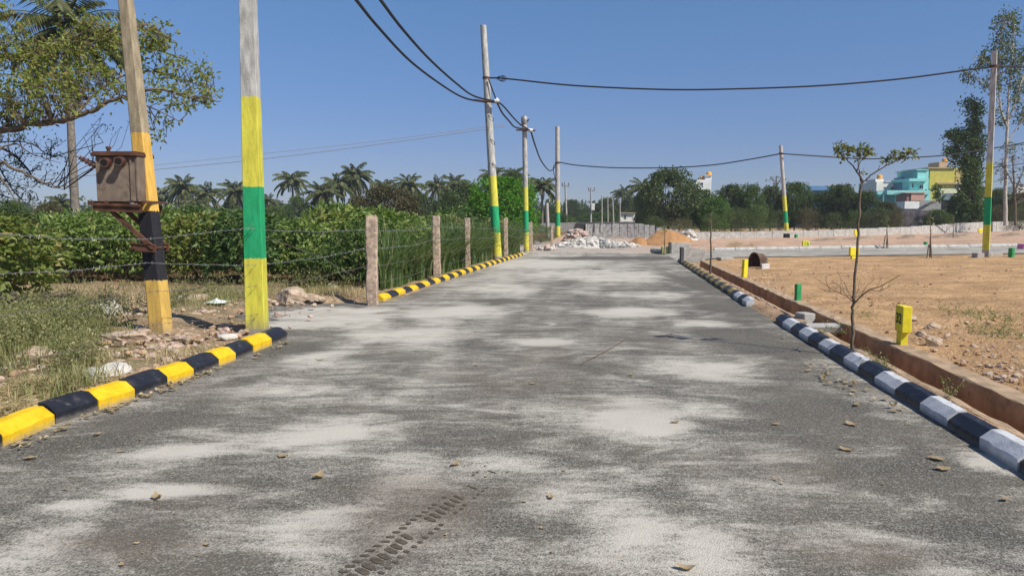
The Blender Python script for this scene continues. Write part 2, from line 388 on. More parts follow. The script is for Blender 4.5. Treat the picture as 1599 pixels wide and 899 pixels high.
col = np.broadcast_to(verge, X.shape+(3,)).copy()
g1 = ss(n1+.35*(n2-.5), .48, .62)
lf = (U < -4.3)[..., None]
col = np.where(lf, verge*(1-g1)+grassy*g1, col)
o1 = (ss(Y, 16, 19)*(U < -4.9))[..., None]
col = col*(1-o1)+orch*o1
rt = ss(U, 3.3, 3.6)[..., None]
col = col*(1-rt)+plot*(.93+.25*(n1-.5))*rt
stp = ((U > 2.6) & (U < 3.05))[..., None]
col = np.where(stp, cl(.42, .29, .19)*(.8+.5*n2), col)
fr = (ss(Y, 34.5, 36.5)*(U > -4.5)*(1-ss(Y, 75, 90)))[..., None]
col = col*(1-fr)+pink*(.9+.3*(n1-.5))*fr
gz = (ss(Y, 34, 36)*(1-ss(Y, 48, 60))*ss(-U, -3.0, -1.5)*(U > -6))[..., None]*ss(n2, .2, .5)
col = col*(1-gz)+grey*gz
ff = ss(Y, 85, 110)[..., None]
col = col*(1-ff)+fld*ff
mb = MB(); nu, nv = len(ul), len(vl)
idx = np.arange(nu*nv).reshape(nv, nu)
q = np.stack([idx[:-1, :-1], idx[:-1, 1:], idx[1:, 1:], idx[1:, :-1]], -1).reshape(-1, 4)
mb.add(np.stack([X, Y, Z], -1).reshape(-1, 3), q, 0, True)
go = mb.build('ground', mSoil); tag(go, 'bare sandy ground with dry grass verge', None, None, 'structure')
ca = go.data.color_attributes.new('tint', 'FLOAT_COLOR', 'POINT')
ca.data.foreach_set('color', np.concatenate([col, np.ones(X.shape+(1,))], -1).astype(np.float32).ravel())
# ------------------------------------------------------------------ road
def uleft(v):
    v = np.asarray(v, float)
    fl = ss(v, 10.0, 12.6)*(1-ss(v, 14.0, 14.5))
    base = np.where(v < 12, -4.42, np.interp(v, [14.5, 33.6, 40], [-4.42, -3.80, -3.7]))
    return base-1.7*fl-.35*fl*fbm(v*3, v*0, 3)
tv = np.linspace(0, 1, 130); vv = np.array(seg(-6, 2, .5)+seg(2, 14, .06)+seg(14, 35.6, .12))
T, VV = np.meshgrid(tv, vv)
UL = uleft(VV); Uu = UL+(2.66-UL)*T
Yr = np.where(VV > 35.2, 35.2+.9*fbm(Uu*1.3, Uu*0+2, 3, 4), VV)
Xr = Uu+.13*Yr
Zr = .012*(fbm(Xr*.5, Yr*.5, 2, 8)-.5)-.008*ss(np.abs(Uu+.8), 2.5, 3.4)
D = np.full(Xr.shape, .36)
def blob(px, py, rx, ry, s_, ang=0):
    global D
    c = G(px, py); dist = c.y
    wx = rx*dist/F; wy = ry*dist*dist/(F*CAM_H)
    dx, dy = Xr-c.x, Yr-c.y
    ca_, sa_ = math.cos(ang), math.sin(ang)
    a = (dx*ca_+dy*sa_)/wx; b = (-dx*sa_+dy*ca_)/wy
    wob = .45*(fbm(Xr*2.5, Yr*2.5, 3, int(px))-.5)
    br_ = (.30+1.5*fbm(Xr*3.1-Yr*.6, Yr*4.2, 4, 66)) if s_ > 0 else 1.0
    D = D+1.75*s_*(1-ss(np.sqrt(a*a+b*b)+wob*1.3, .20, 1.3))*br_
for b in [(500, 680, 130, 40, .34), (255, 765, 110, 14, .36), (290, 705, 95, 16, .28), (430, 610, 110, 10, .22), (640, 740, 90, 40, .16), (480, 830, 110, 60, .26),
          (1000, 655, 95, 42, .38), (960, 745, 90, 25, .2), (1050, 850, 150, 60, .34), (920, 790, 120, 40, .22), (780, 720, 70, 30, .20), (850, 533, 60, 8, .4), (975, 487, 80, 8, .45),
          (1100, 575, 90, 22, .18), (1120, 640, 60, 20, .14), (950, 430, 110, 10, .3), (850, 412, 110, 7, .3), (700, 487, 90, 12, .32), (640, 520, 120, 14, .22), (560, 500, 60, 14, .3),
          (520, 482, 90, 10, .6), (470, 500, 60, 10, .4), (480, 560, 60, 12, .2), (60, 850, 80, 40, .22), (120, 790, 60, 14, .2), (1100, 505, 60, 6, .35), (1300, 840, 120, 40, .1), (1560, 720, 60, 22, .35), (1480, 890, 90, 14, .2), (780, 450, 60, 8, .25), (1010, 460, 90, 6, .25), (820, 640, 80, 20, .1), (1180, 760, 120, 30, .1)]: blob(*b)
for b in [(1250, 640, 110, 50, -.20), (1200, 540, 70, 18, -.34), (1140, 520, 70, 10, -.38), (1400, 740, 110, 40, -.22), (450, 545, 60, 12, -.30), (230, 655, 120, 18, -.30), (120, 690, 110, 14, -.2), (600, 560, 60, 12, -.1),  # low-dust patch left of the sapling paints in its crown shadow
          (560, 860, 90, 40, -.06), (780, 470, 50, 6, -.28), (1150, 480, 70, 8, -.3), (1080, 440, 30, 14, -.3), (230, 830, 90, 30, -.16), (700, 850, 60, 40, -.03), (1500, 830, 100, 30, -.18), (900, 570, 70, 14, -.12), (970, 403, 140, 3, -.5)]: blob(*b)
D = D+.42*(fbm(Uu*2.8, Yr*.42, 4, 71)-.5)
D = D+.17*ss(Yr, 14, 26)+.16*(ss(Uu, -4.4, -3.2)*(1-ss(Uu, -2.2, -.8)))*ss(Yr, 4, 9)-.08*ss(Uu, 1.2, 2.2)
B = np.zeros_like(D)
for px, py, rx, ry, s_ in [(640, 800, 160, 90, .9), (780, 600, 90, 60, .4), (1200, 730, 150, 50, .35), (200, 850, 150, 40, .6), (860, 560, 60, 60, .3), (1400, 870, 150, 40, .4)]:
    c = G(px, py); wx = rx*c.y/F; wy = ry*c.y**2/(F*CAM_H)
    B += s_*(1-ss(np.hypot((Xr-c.x)/wx, (Yr-c.y)/wy), .3, 1.2))
mb = MB(); ny, nx = Xr.shape; idx = np.arange(nx*ny).reshape(ny, nx)
mb.add(np.stack([Xr, Yr, Zr], -1).reshape(-1, 3), np.stack([idx[:-1, :-1], idx[:-1, 1:], idx[1:, 1:], idx[1:, :-1]], -1).reshape(-1, 4), 0, True)
ro = mb.build('road', mRoad); tag(ro, 'dusty asphalt road with pale stone dust patches', None, None, 'structure')
for nm, arr in (('dust', D), ('brown', B)):
    a = ro.data.attributes.new(nm, 'FLOAT', 'POINT'); a.data.foreach_set('value', arr.astype(np.float32).ravel())
# tyre tread print pressed in the dust film
mTread = M_('pressed_dust', (.095, .080, .060), .9, .3, 30, .4)
mb = MB(); A_ = G(505, 940); B_ = G(775, 732); dv = (B_-A_); Lg = dv.length; dv.normalize(); sv = Vector((dv.y, -dv.x, 0))
k = 0; r2 = np.random.default_rng(3)
s_ = 0.0
while s_ < Lg:
    fade = 1-(s_/Lg)**1.6*.75
    for off, ln, wd, sl in ((-.082, .055*fade, .026, -.3), (0.0, .092, .042*fade, .38), (.085, .042*fade, .024, .3)):
        if r2.random() < (s_/Lg)**2*.75: continue
        c = A_+dv*(s_+off*sl+r2.normal()*.002)+sv*(off+r2.normal()*.003)
        n = 9; vs_ = []
        ax = (sv+dv*-sl).normalized(); bx_ = Vector((-ax.y, ax.x, 0))
        for i in range(n):
            an = 2*math.pi*i/n; rr = r2.uniform(.85, 1.1)
            p = c+ax*math.copysign(abs(math.cos(an))**.7, math.cos(an))*ln*.5*rr+bx_*math.copysign(abs(math.sin(an))**.7, math.sin(an))*wd*.5*rr
            vs_.append((p.x, p.y, 0))
        ds = [float(np.interp(c.y, Yr[:, 0], Zr[:, 60]))+.004+.0004*(k % 3)]
        vs_ = [(a, b, .012*(float(fbm(a*.5, b*.5, 2, 8))-.5)+.0035) for a, b, _ in vs_]
        mb.add(vs_, [tuple(range(n))]); k += 1
    s_ += .058
tag(mb.build('tyre_track', mTread, loc=A_), 'dark tractor tyre tread print in the dust of the near road', 'tyre track', None, 'stuff')
# cross street
mb = MB(); xs = np.concatenate([np.arange(0, 1, .02), np.arange(1, 14, .2)]); t = np.linspace(0, 1, 80); w_ = np.linspace(0, 1, 30)
Tt, Ww = np.meshgrid(t, w_); Yc = 28.7+Ww*5.8; X0 = 2.67+.13*Yc; Xc = X0+(48-X0)*Tt**1.5
Zc = Hs(Xc, Yc)*1.0+.012*(Tt > .01)
ny, nx = Xc.shape; idx = np.arange(nx*ny).reshape(ny, nx)
mb.add(np.stack([Xc, Yc, Zc], -1).reshape(-1, 3), np.stack([idx[:-1, :-1], idx[:-1, 1:], idx[1:, 1:], idx[1:, :-1]], -1).reshape(-1, 4), 0, True)
cs_ = mb.build('side_road', mRoad); tag(cs_, 'asphalt side road crossing behind the bare plot', None, None, 'structure')
Dc = .62+.3*(fbm(Xc*.4, Yc*2, 3, 5)-.5)
for nm, arr in (('dust', Dc), ('brown', Dc*0)):
    a = cs_.data.attributes.new(nm, 'FLOAT', 'POINT'); a.data.foreach_set('value', arr.astype(np.float32).ravel())
# ------------------------------------------------------------------ kerbs
def kerb(label, pts, step, cols, wid=.15, hgt=.13, side=1, gap=.004, dirty=False, name='kerb', partname='kerb_block', z0=None, jit=.006, bounds=None):
    """pts: polyline of the road-side foot; side=+1: body lies to the right of the running direction"""
    pts = [Vector((p[0], p[1], 0)) for p in pts]
    d = [0]
    for a, b in zip(pts, pts[1:]): d.append(d[-1]+(b-a).length)
    def at(s_): 
        return Vector((float(np.interp(s_, d, [p.x for p in pts])), float(np.interp(s_, d, [p.y for p in pts])), 0))
    root = thing(name, label, 'kerb', (pts[0].x, pts[0].y, 0))
    rr = np.random.default_rng(int(d[-1]*100)); s_ = 0; i = 0
    while s_ < d[-1]-.1:
        e = min(s_+step, d[-1]) if bounds is None else d[i+1]; a = at(s_+gap); b = at(e-gap); t = (b-a).normalized(); n = Vector((t.y, -t.x, 0))*side
        m = MB(); jo = rr.normal()*jit; jh = rr.normal()*jit; 
        k = wid/.15; g = hgt/.13
        prof = [(0, -.08), (0, .060*g), (.004*k, .066*g), (.074*k, .121*g), (.082*k, .126*g), (.145*k, .13*g), (.15*k, .125*g), (.15*k, -.08)]
        K = 7; v = []; npf = len(prof)
        for j in range(K):
            f = j/(K-1); p = a+(b-a)*f
            zz = (float(Hs(p.x, p.y))-.05 if z0 is None else z0)
            inset = .004 if j in (0, K-1) else 0
            for (o_, z_) in prof:
                oo = min(max(o_, inset), .15*k-inset)+jo+rr.normal()*.0010; z2 = z_+jh-(inset if z_ > .05 else 0)+rr.normal()*.0008
                q_ = p+n*oo; v.append((q_.x, q_.y, zz+z2))
        fs = []
        for j in range(K-1):
            for c in range(npf-1):
                fs.append((j*npf+c, j*npf+c+1, (j+1)*npf+c+1, (j+1)*npf+c) if side < 0 else (j*npf+c+1, j*npf+c, (j+1)*npf+c, (j+1)*npf+c+1))
        fs.append(tuple(range(npf)) if side > 0 else tuple(reversed(range(npf))))
        fs.append(tuple(reversed(range((K-1)*npf, K*npf))) if side > 0 else tuple(range((K-1)*npf, K*npf)))
        m.add(v, fs)
        mt, lb = cols(i, s_); o = m.build(partname, mt, root)
        if lb: o['label'] = lb
        s_ = e; i += 1
    return root
def uv(u, v): return (u+.13*v, v)
nearL = [tuple(G(px, py)[:2]) for px, py in ((7, 695), (88, 659), (155, 638), (212, 619), (262, 600), (304, 585.5), (342, 570.5), (369, 561), (396, 549), (425, 538), (449, 527))]
for _ in range(4): nearL.insert(0, (nearL[0][0]-.02, nearL[0][1]-.52))
kerb('painted yellow and black kerb at the near left edge, beside the two near poles', nearL, .5, lambda i, s_: ((mBlk, 'black painted kerb block') if i % 2 == 1 else (mYel, 'yellow painted kerb block')), side=-1, z0=0, wid=.17, hgt=.15, bounds=True)
kerb('yellow and black kerb running along the barbed wire fence on the left', [uv(-4.42, 14.5), uv(-4.2, 22), uv(-3.80, 33.6)], .5, lambda i, s_: ((mYel, 'yellow painted kerb block') if i % 2 == 0 else (mBlk, 'black painted kerb block')), side=-1, z0=0)
nearR = [uv(2.65, G(px, py).y) for px, py in ((1531, 695), (1476, 664), (1433.8, 638), (1395.7, 615), (1364, 596), (1334.5, 580), (1312, 566.5), (1290, 553), (1271, 542), (1255.5, 533), (1239.4, 524), (1226, 516.5), (1214, 509), (1204, 502))]
for _ in range(5): nearR.insert(0, uv(2.65, nearR[0][1]-.5))
kerb('white and black kerb at the near right edge beside the drain', nearR, .5, lambda i, s_: ((mWht, 'white painted kerb block') if i % 2 == 0 else (mBlk, 'black painted kerb block')), side=1, z0=0, bounds=True)
def farcol(i, s_):
    if i < 4: return ((mWht, 'white painted kerb block') if i in (0, 2) else (mBlk, 'black painted kerb block'))
    return (mYelDirty, 'dusty yellow kerb block') if i % 2 == 0 else (mBlkDirty, 'dusty black kerb block')
kerb('dusty kerb on the far right edge with a white block at its near end', [tuple(G(1165, 478)[:2]), uv(2.64, 20), tuple(G(1058, 408)[:2])], .5, farcol, side=1, z0=0)
kerb('long unpainted pale kerb along the far side of the side road', [(X_, 34.75) for X_ in np.linspace(9.5, 46, 40)], 1.0, lambda i, s_: (mPlain, None), side=-1, wid=.2, hgt=.2, gap=.012)
# ------------------------------------------------------------------ drain
def prism_uv(m, u0, u1, v0, v1, z0, z1, step=.25, rr=None, mat=0, mtop=None, rough=.006, slope=0):
    vsx = np.arange(v0, v1+step*.5, step); top = []; K = len(vsx)
    v = []; rr = rr or np.random.default_rng(1)
    us = [u0, u0+.012, (u0+u1)/2, u1-.012, u1]
    for y in vsx:
        dz = slope*max(0, y); j = (float(fbm(y*1.7, u0, 3, 31))-.5)*.03
        for i, u in enumerate(us):
            z = z1+j+rr.normal()*rough-(0.010 if i in (0, 4) else 0)
            v.append((u+.13*y+rr.normal()*rough*.6, y, z))
        v.append((u1+.13*y, y, z0)); v.append((u0+.13*y, y, z0))
    n = 7; f1 = []; f2 = []
    for k in range(K-1):
        for i in range(n):
            j = (i+1) % n; q_ = (k*n+i, k*n+j, (k+1)*n+j, (k+1)*n+i)
            (f2 if i < 4 else f1).append(q_)
    f1 += [tuple(reversed(range(n))), tuple(range((K-1)*n, K*n))]
    m.add(v, f1, mat); m.add(v, f2, mat if mtop is None else mtop)
dr = thing('drain', 'open mud-stained concrete drain channel between the right kerb and the bare plot', 'drain', uv(3.2, 3)+(0,))
m = MB(); prism_uv(m, 3.31, 3.53, -2, 26.4, -.32, .145, mtop=1); m.build('drain_wall', [mMud, mMudTop], dr)['label'] = 'tall brown wall on the plot side of the drain'
m = MB(); prism_uv(m, 2.955, 3.05, -2, 26.4, -.32, .055, mtop=1); m.build('drain_lip', [mMud, mMudTop], dr)['label'] = 'low wall on the kerb side of the drain'
m = MB(); prism_uv(m, 3.051, 3.309, -2, 26.4, -.40, -.26); m.build('drain_bed', [mMud], dr)
# ------------------------------------------------------------------ poles
def pole(label, base, top, Yb, wb, wt, d_ratio, bands, sides=4, name='utility_pole', bare=C_CON, rotz=0.0, group=None, cut=1.0, buried=.1, build=True):
    """base, top in photo pixels give the lean; bands [(py_top_of_band, colour)] from the ground up"""
    b = P(base[0], base[1], Yb); b.z = float(Hs(b.x, b.y)); t = P(top[0], top[1], Yb)
    hts = [(P(base[0]+(top[0]-base[0])*((base[1]-py)/(base[1]-top[1])), py, Yb).z-b.z, c) for py, c in bands]
    root = thing(name, label, 'utility pole', b, group)
    t = b+(t-b)*cut
    m = MB(); K = 10; v = []
    chf = .22
    if sides == 4:
        sh = [(-1+chf, -1), (1-chf, -1), (1, -1+chf), (1, 1-chf), (1-chf, 1), (-1+chf, 1), (-1, 1-chf), (-1, -1+chf)]
    elif sides == 5:   # rectangular with tiny arris
        sh = [(-.94, -1), (.94, -1), (1, -.94), (1, .94), (.94, 1), (-.94, 1), (-1, .94), (-1, -.94)]
    else:
        sh = [(math.cos(2*math.pi*i/16), math.sin(2*math.pi*i/16)) for i in range(16)]
    ns = len(sh); cr, sr = math.cos(rotz), math.sin(rotz)
    for k in range(K+1):
        f = k/K; c = b+(t-b)*f+Vector((0, 0, -buried*(1-f)*(k == 0)))
        hw = (wb+(wt-wb)*f)/2
        for a_, b2 in sh:
            xx, yy = a_*hw, b2*hw*d_ratio
            v.append((c.x+xx*cr-yy*sr, c.y+xx*sr+yy*cr, c.z))
    fs = [(k*ns+i, k*ns+(i+1) % ns, (k+1)*ns+(i+1) % ns, (k+1)*ns+i) for k in range(K) for i in range(ns)]
    m.add(v, fs, 0, sides > 5); m.add(v[-ns:], [tuple(range(ns))]); 
    mt = bandmat('pole_paint', bare, hts)
    m.build('shaft', mt, root)
    return root, b, t
def clamp(root, c, r, h=.06, mat=None, d=1.0):
    m = MB(); m.tube([c-Vector((0, 0, h/2)), c+Vector((0, 0, h/2))], r, 12); return m.build('clamp', mat or mRust, root)
def bar(root, a, b, r, mat, name='crossarm', n=6):
    m = MB(); m.tube([a, b], r, n); return m.build(name, mat, root)
# P1: leaning pole with transformer
YP1 = 9.95
p1, p1b, p1t = pole('leaning concrete pole, orange and black painted, carrying the rusty transformer', (253, 528), (190, -60), YP1, .25, .145, .85,
   [(437, (.70, .45, .11)), (330, (.022, .022, .028)), (208, (.76, .46, .10))], sides=4, bare=(.40, .33, .22), rotz=R(-8))
def p1at(py): 
    f = (528-py)/(528+60); return P(253-63*f, py, YP1)
pl = MB()
# platform channels
def beam(m, a, b, w_, h_, mat=0):
    a = Vector(a); b = Vector(b); t = (b-a).normalized(); s2 = t.cross(Vector((0, 0, 1))).normalized(); u2 = s2.cross(t).normalized()
    v = []
    for p in (a, b):
        for i, j in ((-1, -1), (1, -1), (1, 1), (-1, 1)): v.append(tuple(p+s2*w_*.5*i+u2*h_*.5*j))
    m.add(v, [(3, 2, 1, 0), (4, 5, 6, 7), (0, 1, 5, 4), (1, 2, 6, 5), (2, 3, 7, 6), (3, 0, 4, 7)], mat)
fy, by_ = YP1-.30, YP1+.28
zc = P(200, 322, fy).z
for yy in (fy+.03, by_):
    a = P(137, 318, fy); b = P(252, 321, by_); b.z = P(240, 321, fy).z
    a.y = yy; b.y = yy
    beam(pl, a, b, .06, .035); beam(pl, a+Vector((.05, .01, -.055)), b+Vector((0, .01, -.055)), .03, .075)
for px in (140, 165, 205, 224):
    c = P(px, 319, fy); beam(pl, Vector((c.x, fy, c.z+.03)), Vector((c.x, by_, c.z+.03)), .05, .03)
pl.build('platform', mRust, p1)
m = MB(); a = P(168, 330, fy); a.y = YP1-.2; b = P(232, 386, fy); b.y = YP1-.2
beam(m, a, b, .05, .05); m.build('brace', mRust, p1); m = MB(); a2 = a.copy(); b2 = b.copy(); a2.y = b2.y = YP1+.2; beam(m, a2, b2, .05, .05); m.build('brace', mRust, p1)
m = MB()
for dy in (-.19, .19):
    a = P(205, 384, YP1-.19); b = P(264, 387, YP1+.19); b.z = P(264, 387, YP1).z; a.y = b.y = YP1+dy
    beam(m, a, b, .035, .085)
    beam(m, a+Vector((0, 0, .04)), b+Vector((0, 0, .04)), .07, .012); beam(m, a-Vector((0, 0, .045)), b-Vector((0, 0, .045)), .07, .012)
for px in (222, 250):
    c = P(px, 386, YP1); beam(m, Vector((c.x, YP1-.24, c.z)), Vector((c.x, YP1+.24, c.z)), .03, .03)
m.build('clamp', mRust, p1)
# transformer
x0 = P(150, 300, fy).x; x1 = P(216, 300, fy).x; zt = P(180, 244, fy).z; zb = P(180, 315, fy).z
tr = thing('transformer', 'small rusty brown box transformer on a bracket of the leaning pole', 'transformer', ((x0+x1)/2, YP1-.05, zb))
m = MB(); m.box((x0, fy+.02, zb), (x1, YP1+.12, zt), bev=.008)
for fx in (.03, .97): m.box((x0+(x1-x0)*fx-.01, fy+.008, zb+.03), (x0+(x1-x0)*fx+.01, fy+.019, zt-.02))
m.box((x0+(x1-x0)*.82, fy+.002, zb+.02), (x0+(x1-x0)*.86, fy+.018, zt-.03))
m.build('tank', mTank, tr)
m = MB(); m.box((x0-.035, fy-.03, zt+.002), (x1+.012, YP1+.15, zt+.045), bev=.006); m.box((x0-.02, fy-.015, zt+.047), (x1+.005, YP1+.14, zt+.062), bev=.004); m.build('lid', mRust, tr)
m = MB(); c = Vector((P(163, 238, fy).x, fy+.1, zt+.062)); m.tube([c, c+Vector((0, 0, .05))], .022, 8); m.tube([c+Vector((0, 0, .04)), c+Vector((0, 0, .07))], .032, 8); m.build('filler_cap', mRust, tr)
for px, py in ((169, 256), (191, 254)):
    o = P(px, py-3, fy+.02); o.y = fy+.015; d_ = Vector((.12, -1, -.14)).normalized(); e = o+d_*.13
    m = MB()
    m.tube([o, o+d_*.03], [.062, .062], 16, 0, True, False); m.tube([o+d_*.03, e], [.046, .046], 16, 0, False, True)
    m.tube([e-d_*.03, e, e+d_*.001, e-d_*.05], [.057, .057, .043, .043], 16, 0, False, False)
    m.tube([e-d_*.02, e+d_*.003], [.042, .042], 16, 1, True, False)  # black disc on the end, painted as the shade inside the hole
    m.build('bushing', [mInsul, mDark], tr)
m = MB(); a = P(160, 264, fy+.1); b = P(124, 246, fy-.02); K = 18; pts = []; rad = []
for i in range(K+1):
    f = i/K; pts.append(a+(b-a)*f); rad.append((.058-.030*f)*(1.15, .75, .62)[i % 3]+.003)
m.tube(pts, rad, 12, 0, True, False); m.tube([b, b+(b-a).normalized()*.06], .010, 6); m.build('bushing', mInsul, tr)['label'] = 'long ribbed brown bushing pointing left'
m = MB(); a = P(160, 266, fy+.14); m.tube([P(172, 268, fy+.12), a], [.05, .066], 12); m.build('bushing_collar', mTank, tr)
# P2
P2Y = 10.2
p2, p2b, p2t = pole('tall square concrete pole with yellow and green bands at the near left kerb', (402, 522), (384, -120), P2Y, .262, .18, .9, [(512, C_CON), (403, C_Y), (292, C_G), (153, C_Y)], sides=5, bare=(.50, .49, .46), rotz=R(3))
Y3, Y4, Y5, Y6, Y7 = [G(a, b).y for a, b in ((777, 407), (822, 393), (871, 370.5), (1229, 369), (1539, 402))]
p3, p3b, p3t = pole('tall grey pole with yellow and green bands behind the fence, cables branching to the right', (777, 407), (754.5, 40), Y3, 14.5*Y3/F, 9.2*Y3/F, 1.0, [(400, C_CON), (363, C_Y), (322, C_G), (275, C_Y)], sides=16, bare=(.52, .51, .48))
p4, p4b, p4t = pole('slim banded pole with a lamp-like cap beside the far end of the kerb', (822, 392), (819, 195), Y4, 8.6*Y4/F, 7.2*Y4/F, 1.0, [(363, C_Y), (329, C_G), (292, C_Y)], sides=16, bare=(.48, .46, .43))
p5, p5b, p5t = pole('banded pole near the rubble heap where the road ends', (871, 370), (870.5, 198), Y5, 8*Y5/F, 6.6*Y5/F, 1.0, [(353, C_Y), (332, C_G), (313, C_Y)], sides=16, bare=(.50, .48, .45))
p6, p6b, p6t = pole('thin leaning banded pole by the low block wall behind the empty plots', (1229, 369), (1219, 227), Y6, 6.6*Y6/F, 5*Y6/F, 1.0, [(348, C_Y), (330, C_G), (306, C_Y)], sides=16, bare=(.50, .48, .45))
p7, p7b, p7t = pole('tall banded square pole standing on the bare plot at the right', (1539, 402), (1553, 80), Y7, 9.5*Y7/F, 7*Y7/F, .9, [(390, C_CON), (351, C_Y), (308, C_G), (254, C_Y)], sides=5, bare=(.56, .54, .50), rotz=R(-38))
# fittings
c3a = P(759.5, 122, Y3); c3b = P(762, 158, Y3)
clamp(p3, c3a, .155, .07); clamp(p3, c3b, .16, .07)
bar(p3, P(740, 156, Y3-.1), P(781, 161, Y3-.3), .035, mRust)
m = MB(); c = P(776, 158, Y3-.3); m.tube([c+Vector((-.09, 0, .0)), c+Vector((.09, 0, 0))], [.07, .07], 10); m.tube([c+Vector((0, 0, .05)), c+Vector((0, 0, .12))], [.06, .03], 10); m.build('insulator', mPorcW, p3)
clamp(p4, P(819.5, 203, Y4), .15, .10); 
m = MB(); m.tube([p4t, p4t+Vector((0, 0, .14)), p4t+Vector((0, 0, .36)), p4t+Vector((0, 0, .45))], [.12, .17, .17, .05], 12); m.build('cap', mSteel, p4)
bar(p4, P(806, 203, Y4-.1), P(836, 204, Y4-.2), .04, mRust); bar(p4, P(812, 196, Y4-.1), P(826, 187, Y4-.1), .035, mRust, 'bracket')
m = MB(); a = P(824, 203, Y4-.2); b = P(832, 204, Y4-.2); m.tube([a, b], .09, 8); m.build('insulator', mPorcW, p4)
clamp(p5, P(871, 254, Y5), .25, .12); clamp(p6, P(1219.5, 240, Y6), .18, .12)
c7 = P(1552, 104, Y7); clamp(p7, c7, .13, .08)
for root, c, r, n_ in ((p3, c3b, .17, 3),):
    for k in range(n_):
        m = MB(); pts = []
        for i in range(13):
            an = math.pi*(.9+i/12*1.2); z = c.z-.5-k*.9-.35*i/12
            cx = p3b.x+(p3t.x-p3b.x)*(z-p3b.z)/(p3t.z-p3b.z)
            pts.append((cx+math.cos(an+1.2)*.17, p3b.y+math.sin(an+.6)*.17, z))
        m.tube(pts, .012, 5); m.build('wire_wrap', mCable, root)
# small concrete blocks at pole foot (right)
def wire(label, pts, r, mat=None, name='overhead_cable', cat='cable', sag=None, group=None, n=6):
    """pts: control points; smooth catmull"""
    pts = [Vector(p) for p in pts]; out = []
    if len(pts) == 2 and sag is not None:
        for i in range(41):
            f = i/40; p = pts[0].lerp(pts[1], f); p.z -= sag*4*f*(1-f); out.append(p)
    else:
        ex = [pts[0]*2-pts[1]]+pts+[pts[-1]*2-pts[-2]]
        for i in range(1, len(ex)-2):
            for k in range(10):
                t = k/10; a, b, c, d = ex[i-1], ex[i], ex[i+1], ex[i+2]
                out.append(.5*((2*b)+(c-a)*t+(2*a-5*b+4*c-d)*t*t+(3*b-a-3*c+d)*t**3))
        out.append(pts[-1])
    m = MB(); m.tube(out, r, n, 0, False)
    o = m.build(name, mat or mCable, loc=out[0]); tag(o, label, cat, group); return o
def pxs(lst):
    # distances were sketched on a first guess of the pole distances; map them onto the real ones
    mp = lambda y, x: (np.interp(y, [10, 31.2, 38.0, 58.0, 60.0, 70], [10, Y3, Y4, Y5, (Y5+Y6)/2, 70]))
    return [P(a, b, float(mp(y, a))) for a, b, y in lst]
wire('lower of two black cables dropping from the top left to the crossarm pole', pxs([(480, -95, 10), (556, 0, 15.2), (590, 42, 18.3), (640, 95, 22.2), (690, 133, 26), (725, 153, 28.8), (760, 160, 31.1)]), .034)
wire('upper of two black cables dropping from the top left to the crossarm pole', pxs([(530, -85, 10), (594, 0, 15.5), (628, 45, 18.6), (670, 92, 22.2), (712, 130, 26), (740, 150, 29), (775, 159, 31.0)]), .034)
wire('lower cable sagging between the crossarm pole and the slim capped pole', pxs([(776, 160, 31), (784, 176, 32.6), (794, 188, 34.2), (805, 199, 36.2), (825, 202, 37.8)]), .036)
wire('upper cable between the crossarm pole and the slim capped pole', pxs([(777, 158, 31), (788, 168, 32.8), (800, 182, 34.8), (812, 194, 36.8), (827, 203, 37.8)]), .034)
wire('short jumper cable hanging down the crossarm pole', pxs([(763, 124, 31), (768, 138, 31), (774, 154, 31)]), .03)
wire('dark service cable with a knot running from the crossarm pole to the right plot pole', [P(a, b, Y3+(Y7-Y3)*(a-761)/(1552-761)) for a, b in [(761, 122), (776, 122), (800, 124), (900, 134), (1040, 140), (1150, 139), (1280, 134), (1400, 124), (1500, 111), (1552, 104)]], .030)
m = MB()
for k in range(3):
    pts = []
    for i in range(15):
        an = 2*math.pi*i/14; c = P(781+k*2, 122.5, Y3-.1); pts.append(c+Vector((math.cos(an)*.14, .03*k, math.sin(an)*(.07+.02*k))))
    m.tube(pts, .012, 5)
tag(m.build('cable_coil', mCable, loc=P(781, 122, Y3-.1)), 'coiled knot of cable just right of the crossarm pole', 'cable coil')
wire('cable leaving the right plot pole toward the right edge', [P(1552, 104, Y7), P(1600, 105, Y7+1), P(1680, 108, Y7+3)], .030)
wire('cable drooping from the slim capped pole to the pole by the rubble', pxs([(829, 205, 37.8), (836, 228, 42), (845, 251, 48), (857, 266, 54), (864, 264, 57), (870, 254, 58)]), .045)
wire('cable slack hanging down beside the pole by the rubble', pxs([(868, 254, 57.7), (864, 262, 57.7), (866, 275, 57.7), (870, 284, 57.7)]), .035)
wire('sagging cable from the pole by the rubble to the thin leaning pole', [P(a, b, Y5+(Y6-Y5)*(a-872)/(1220-872)) for a, b in [(872, 253), (900, 258), (960, 262), (1040, 262), (1110, 258), (1170, 249), (1220, 240)]], .045)
wire('cable from the thin leaning pole passing the sapling and tall trees to the right', [P(a, b, Y6-.3) for a, b in [(1220, 240), (1280, 244), (1350, 248), (1420, 246), (1480, 242), (1560, 230), (1680, 208)]], .045)
wire('faint upper power line across the sky on the left', pxs([(60, 275, 70), (240, 258, 74), (420, 239, 80), (600, 219, 88), (790, 194, 98)]), .022, mLine, name='power_line', cat='power line')
wire('faint lower power line across the sky on the left', pxs([(60, 281, 70), (240, 265, 74), (420, 247, 80), (600, 224, 88), (790, 197, 98)]), .035, mLine, name='power_line', cat='power line')
wire('thin low wire at the right edge beside the white-trunked tree', pxs([(1545, 262, 40), (1600, 255, 40), (1680, 240, 40)]), .018)
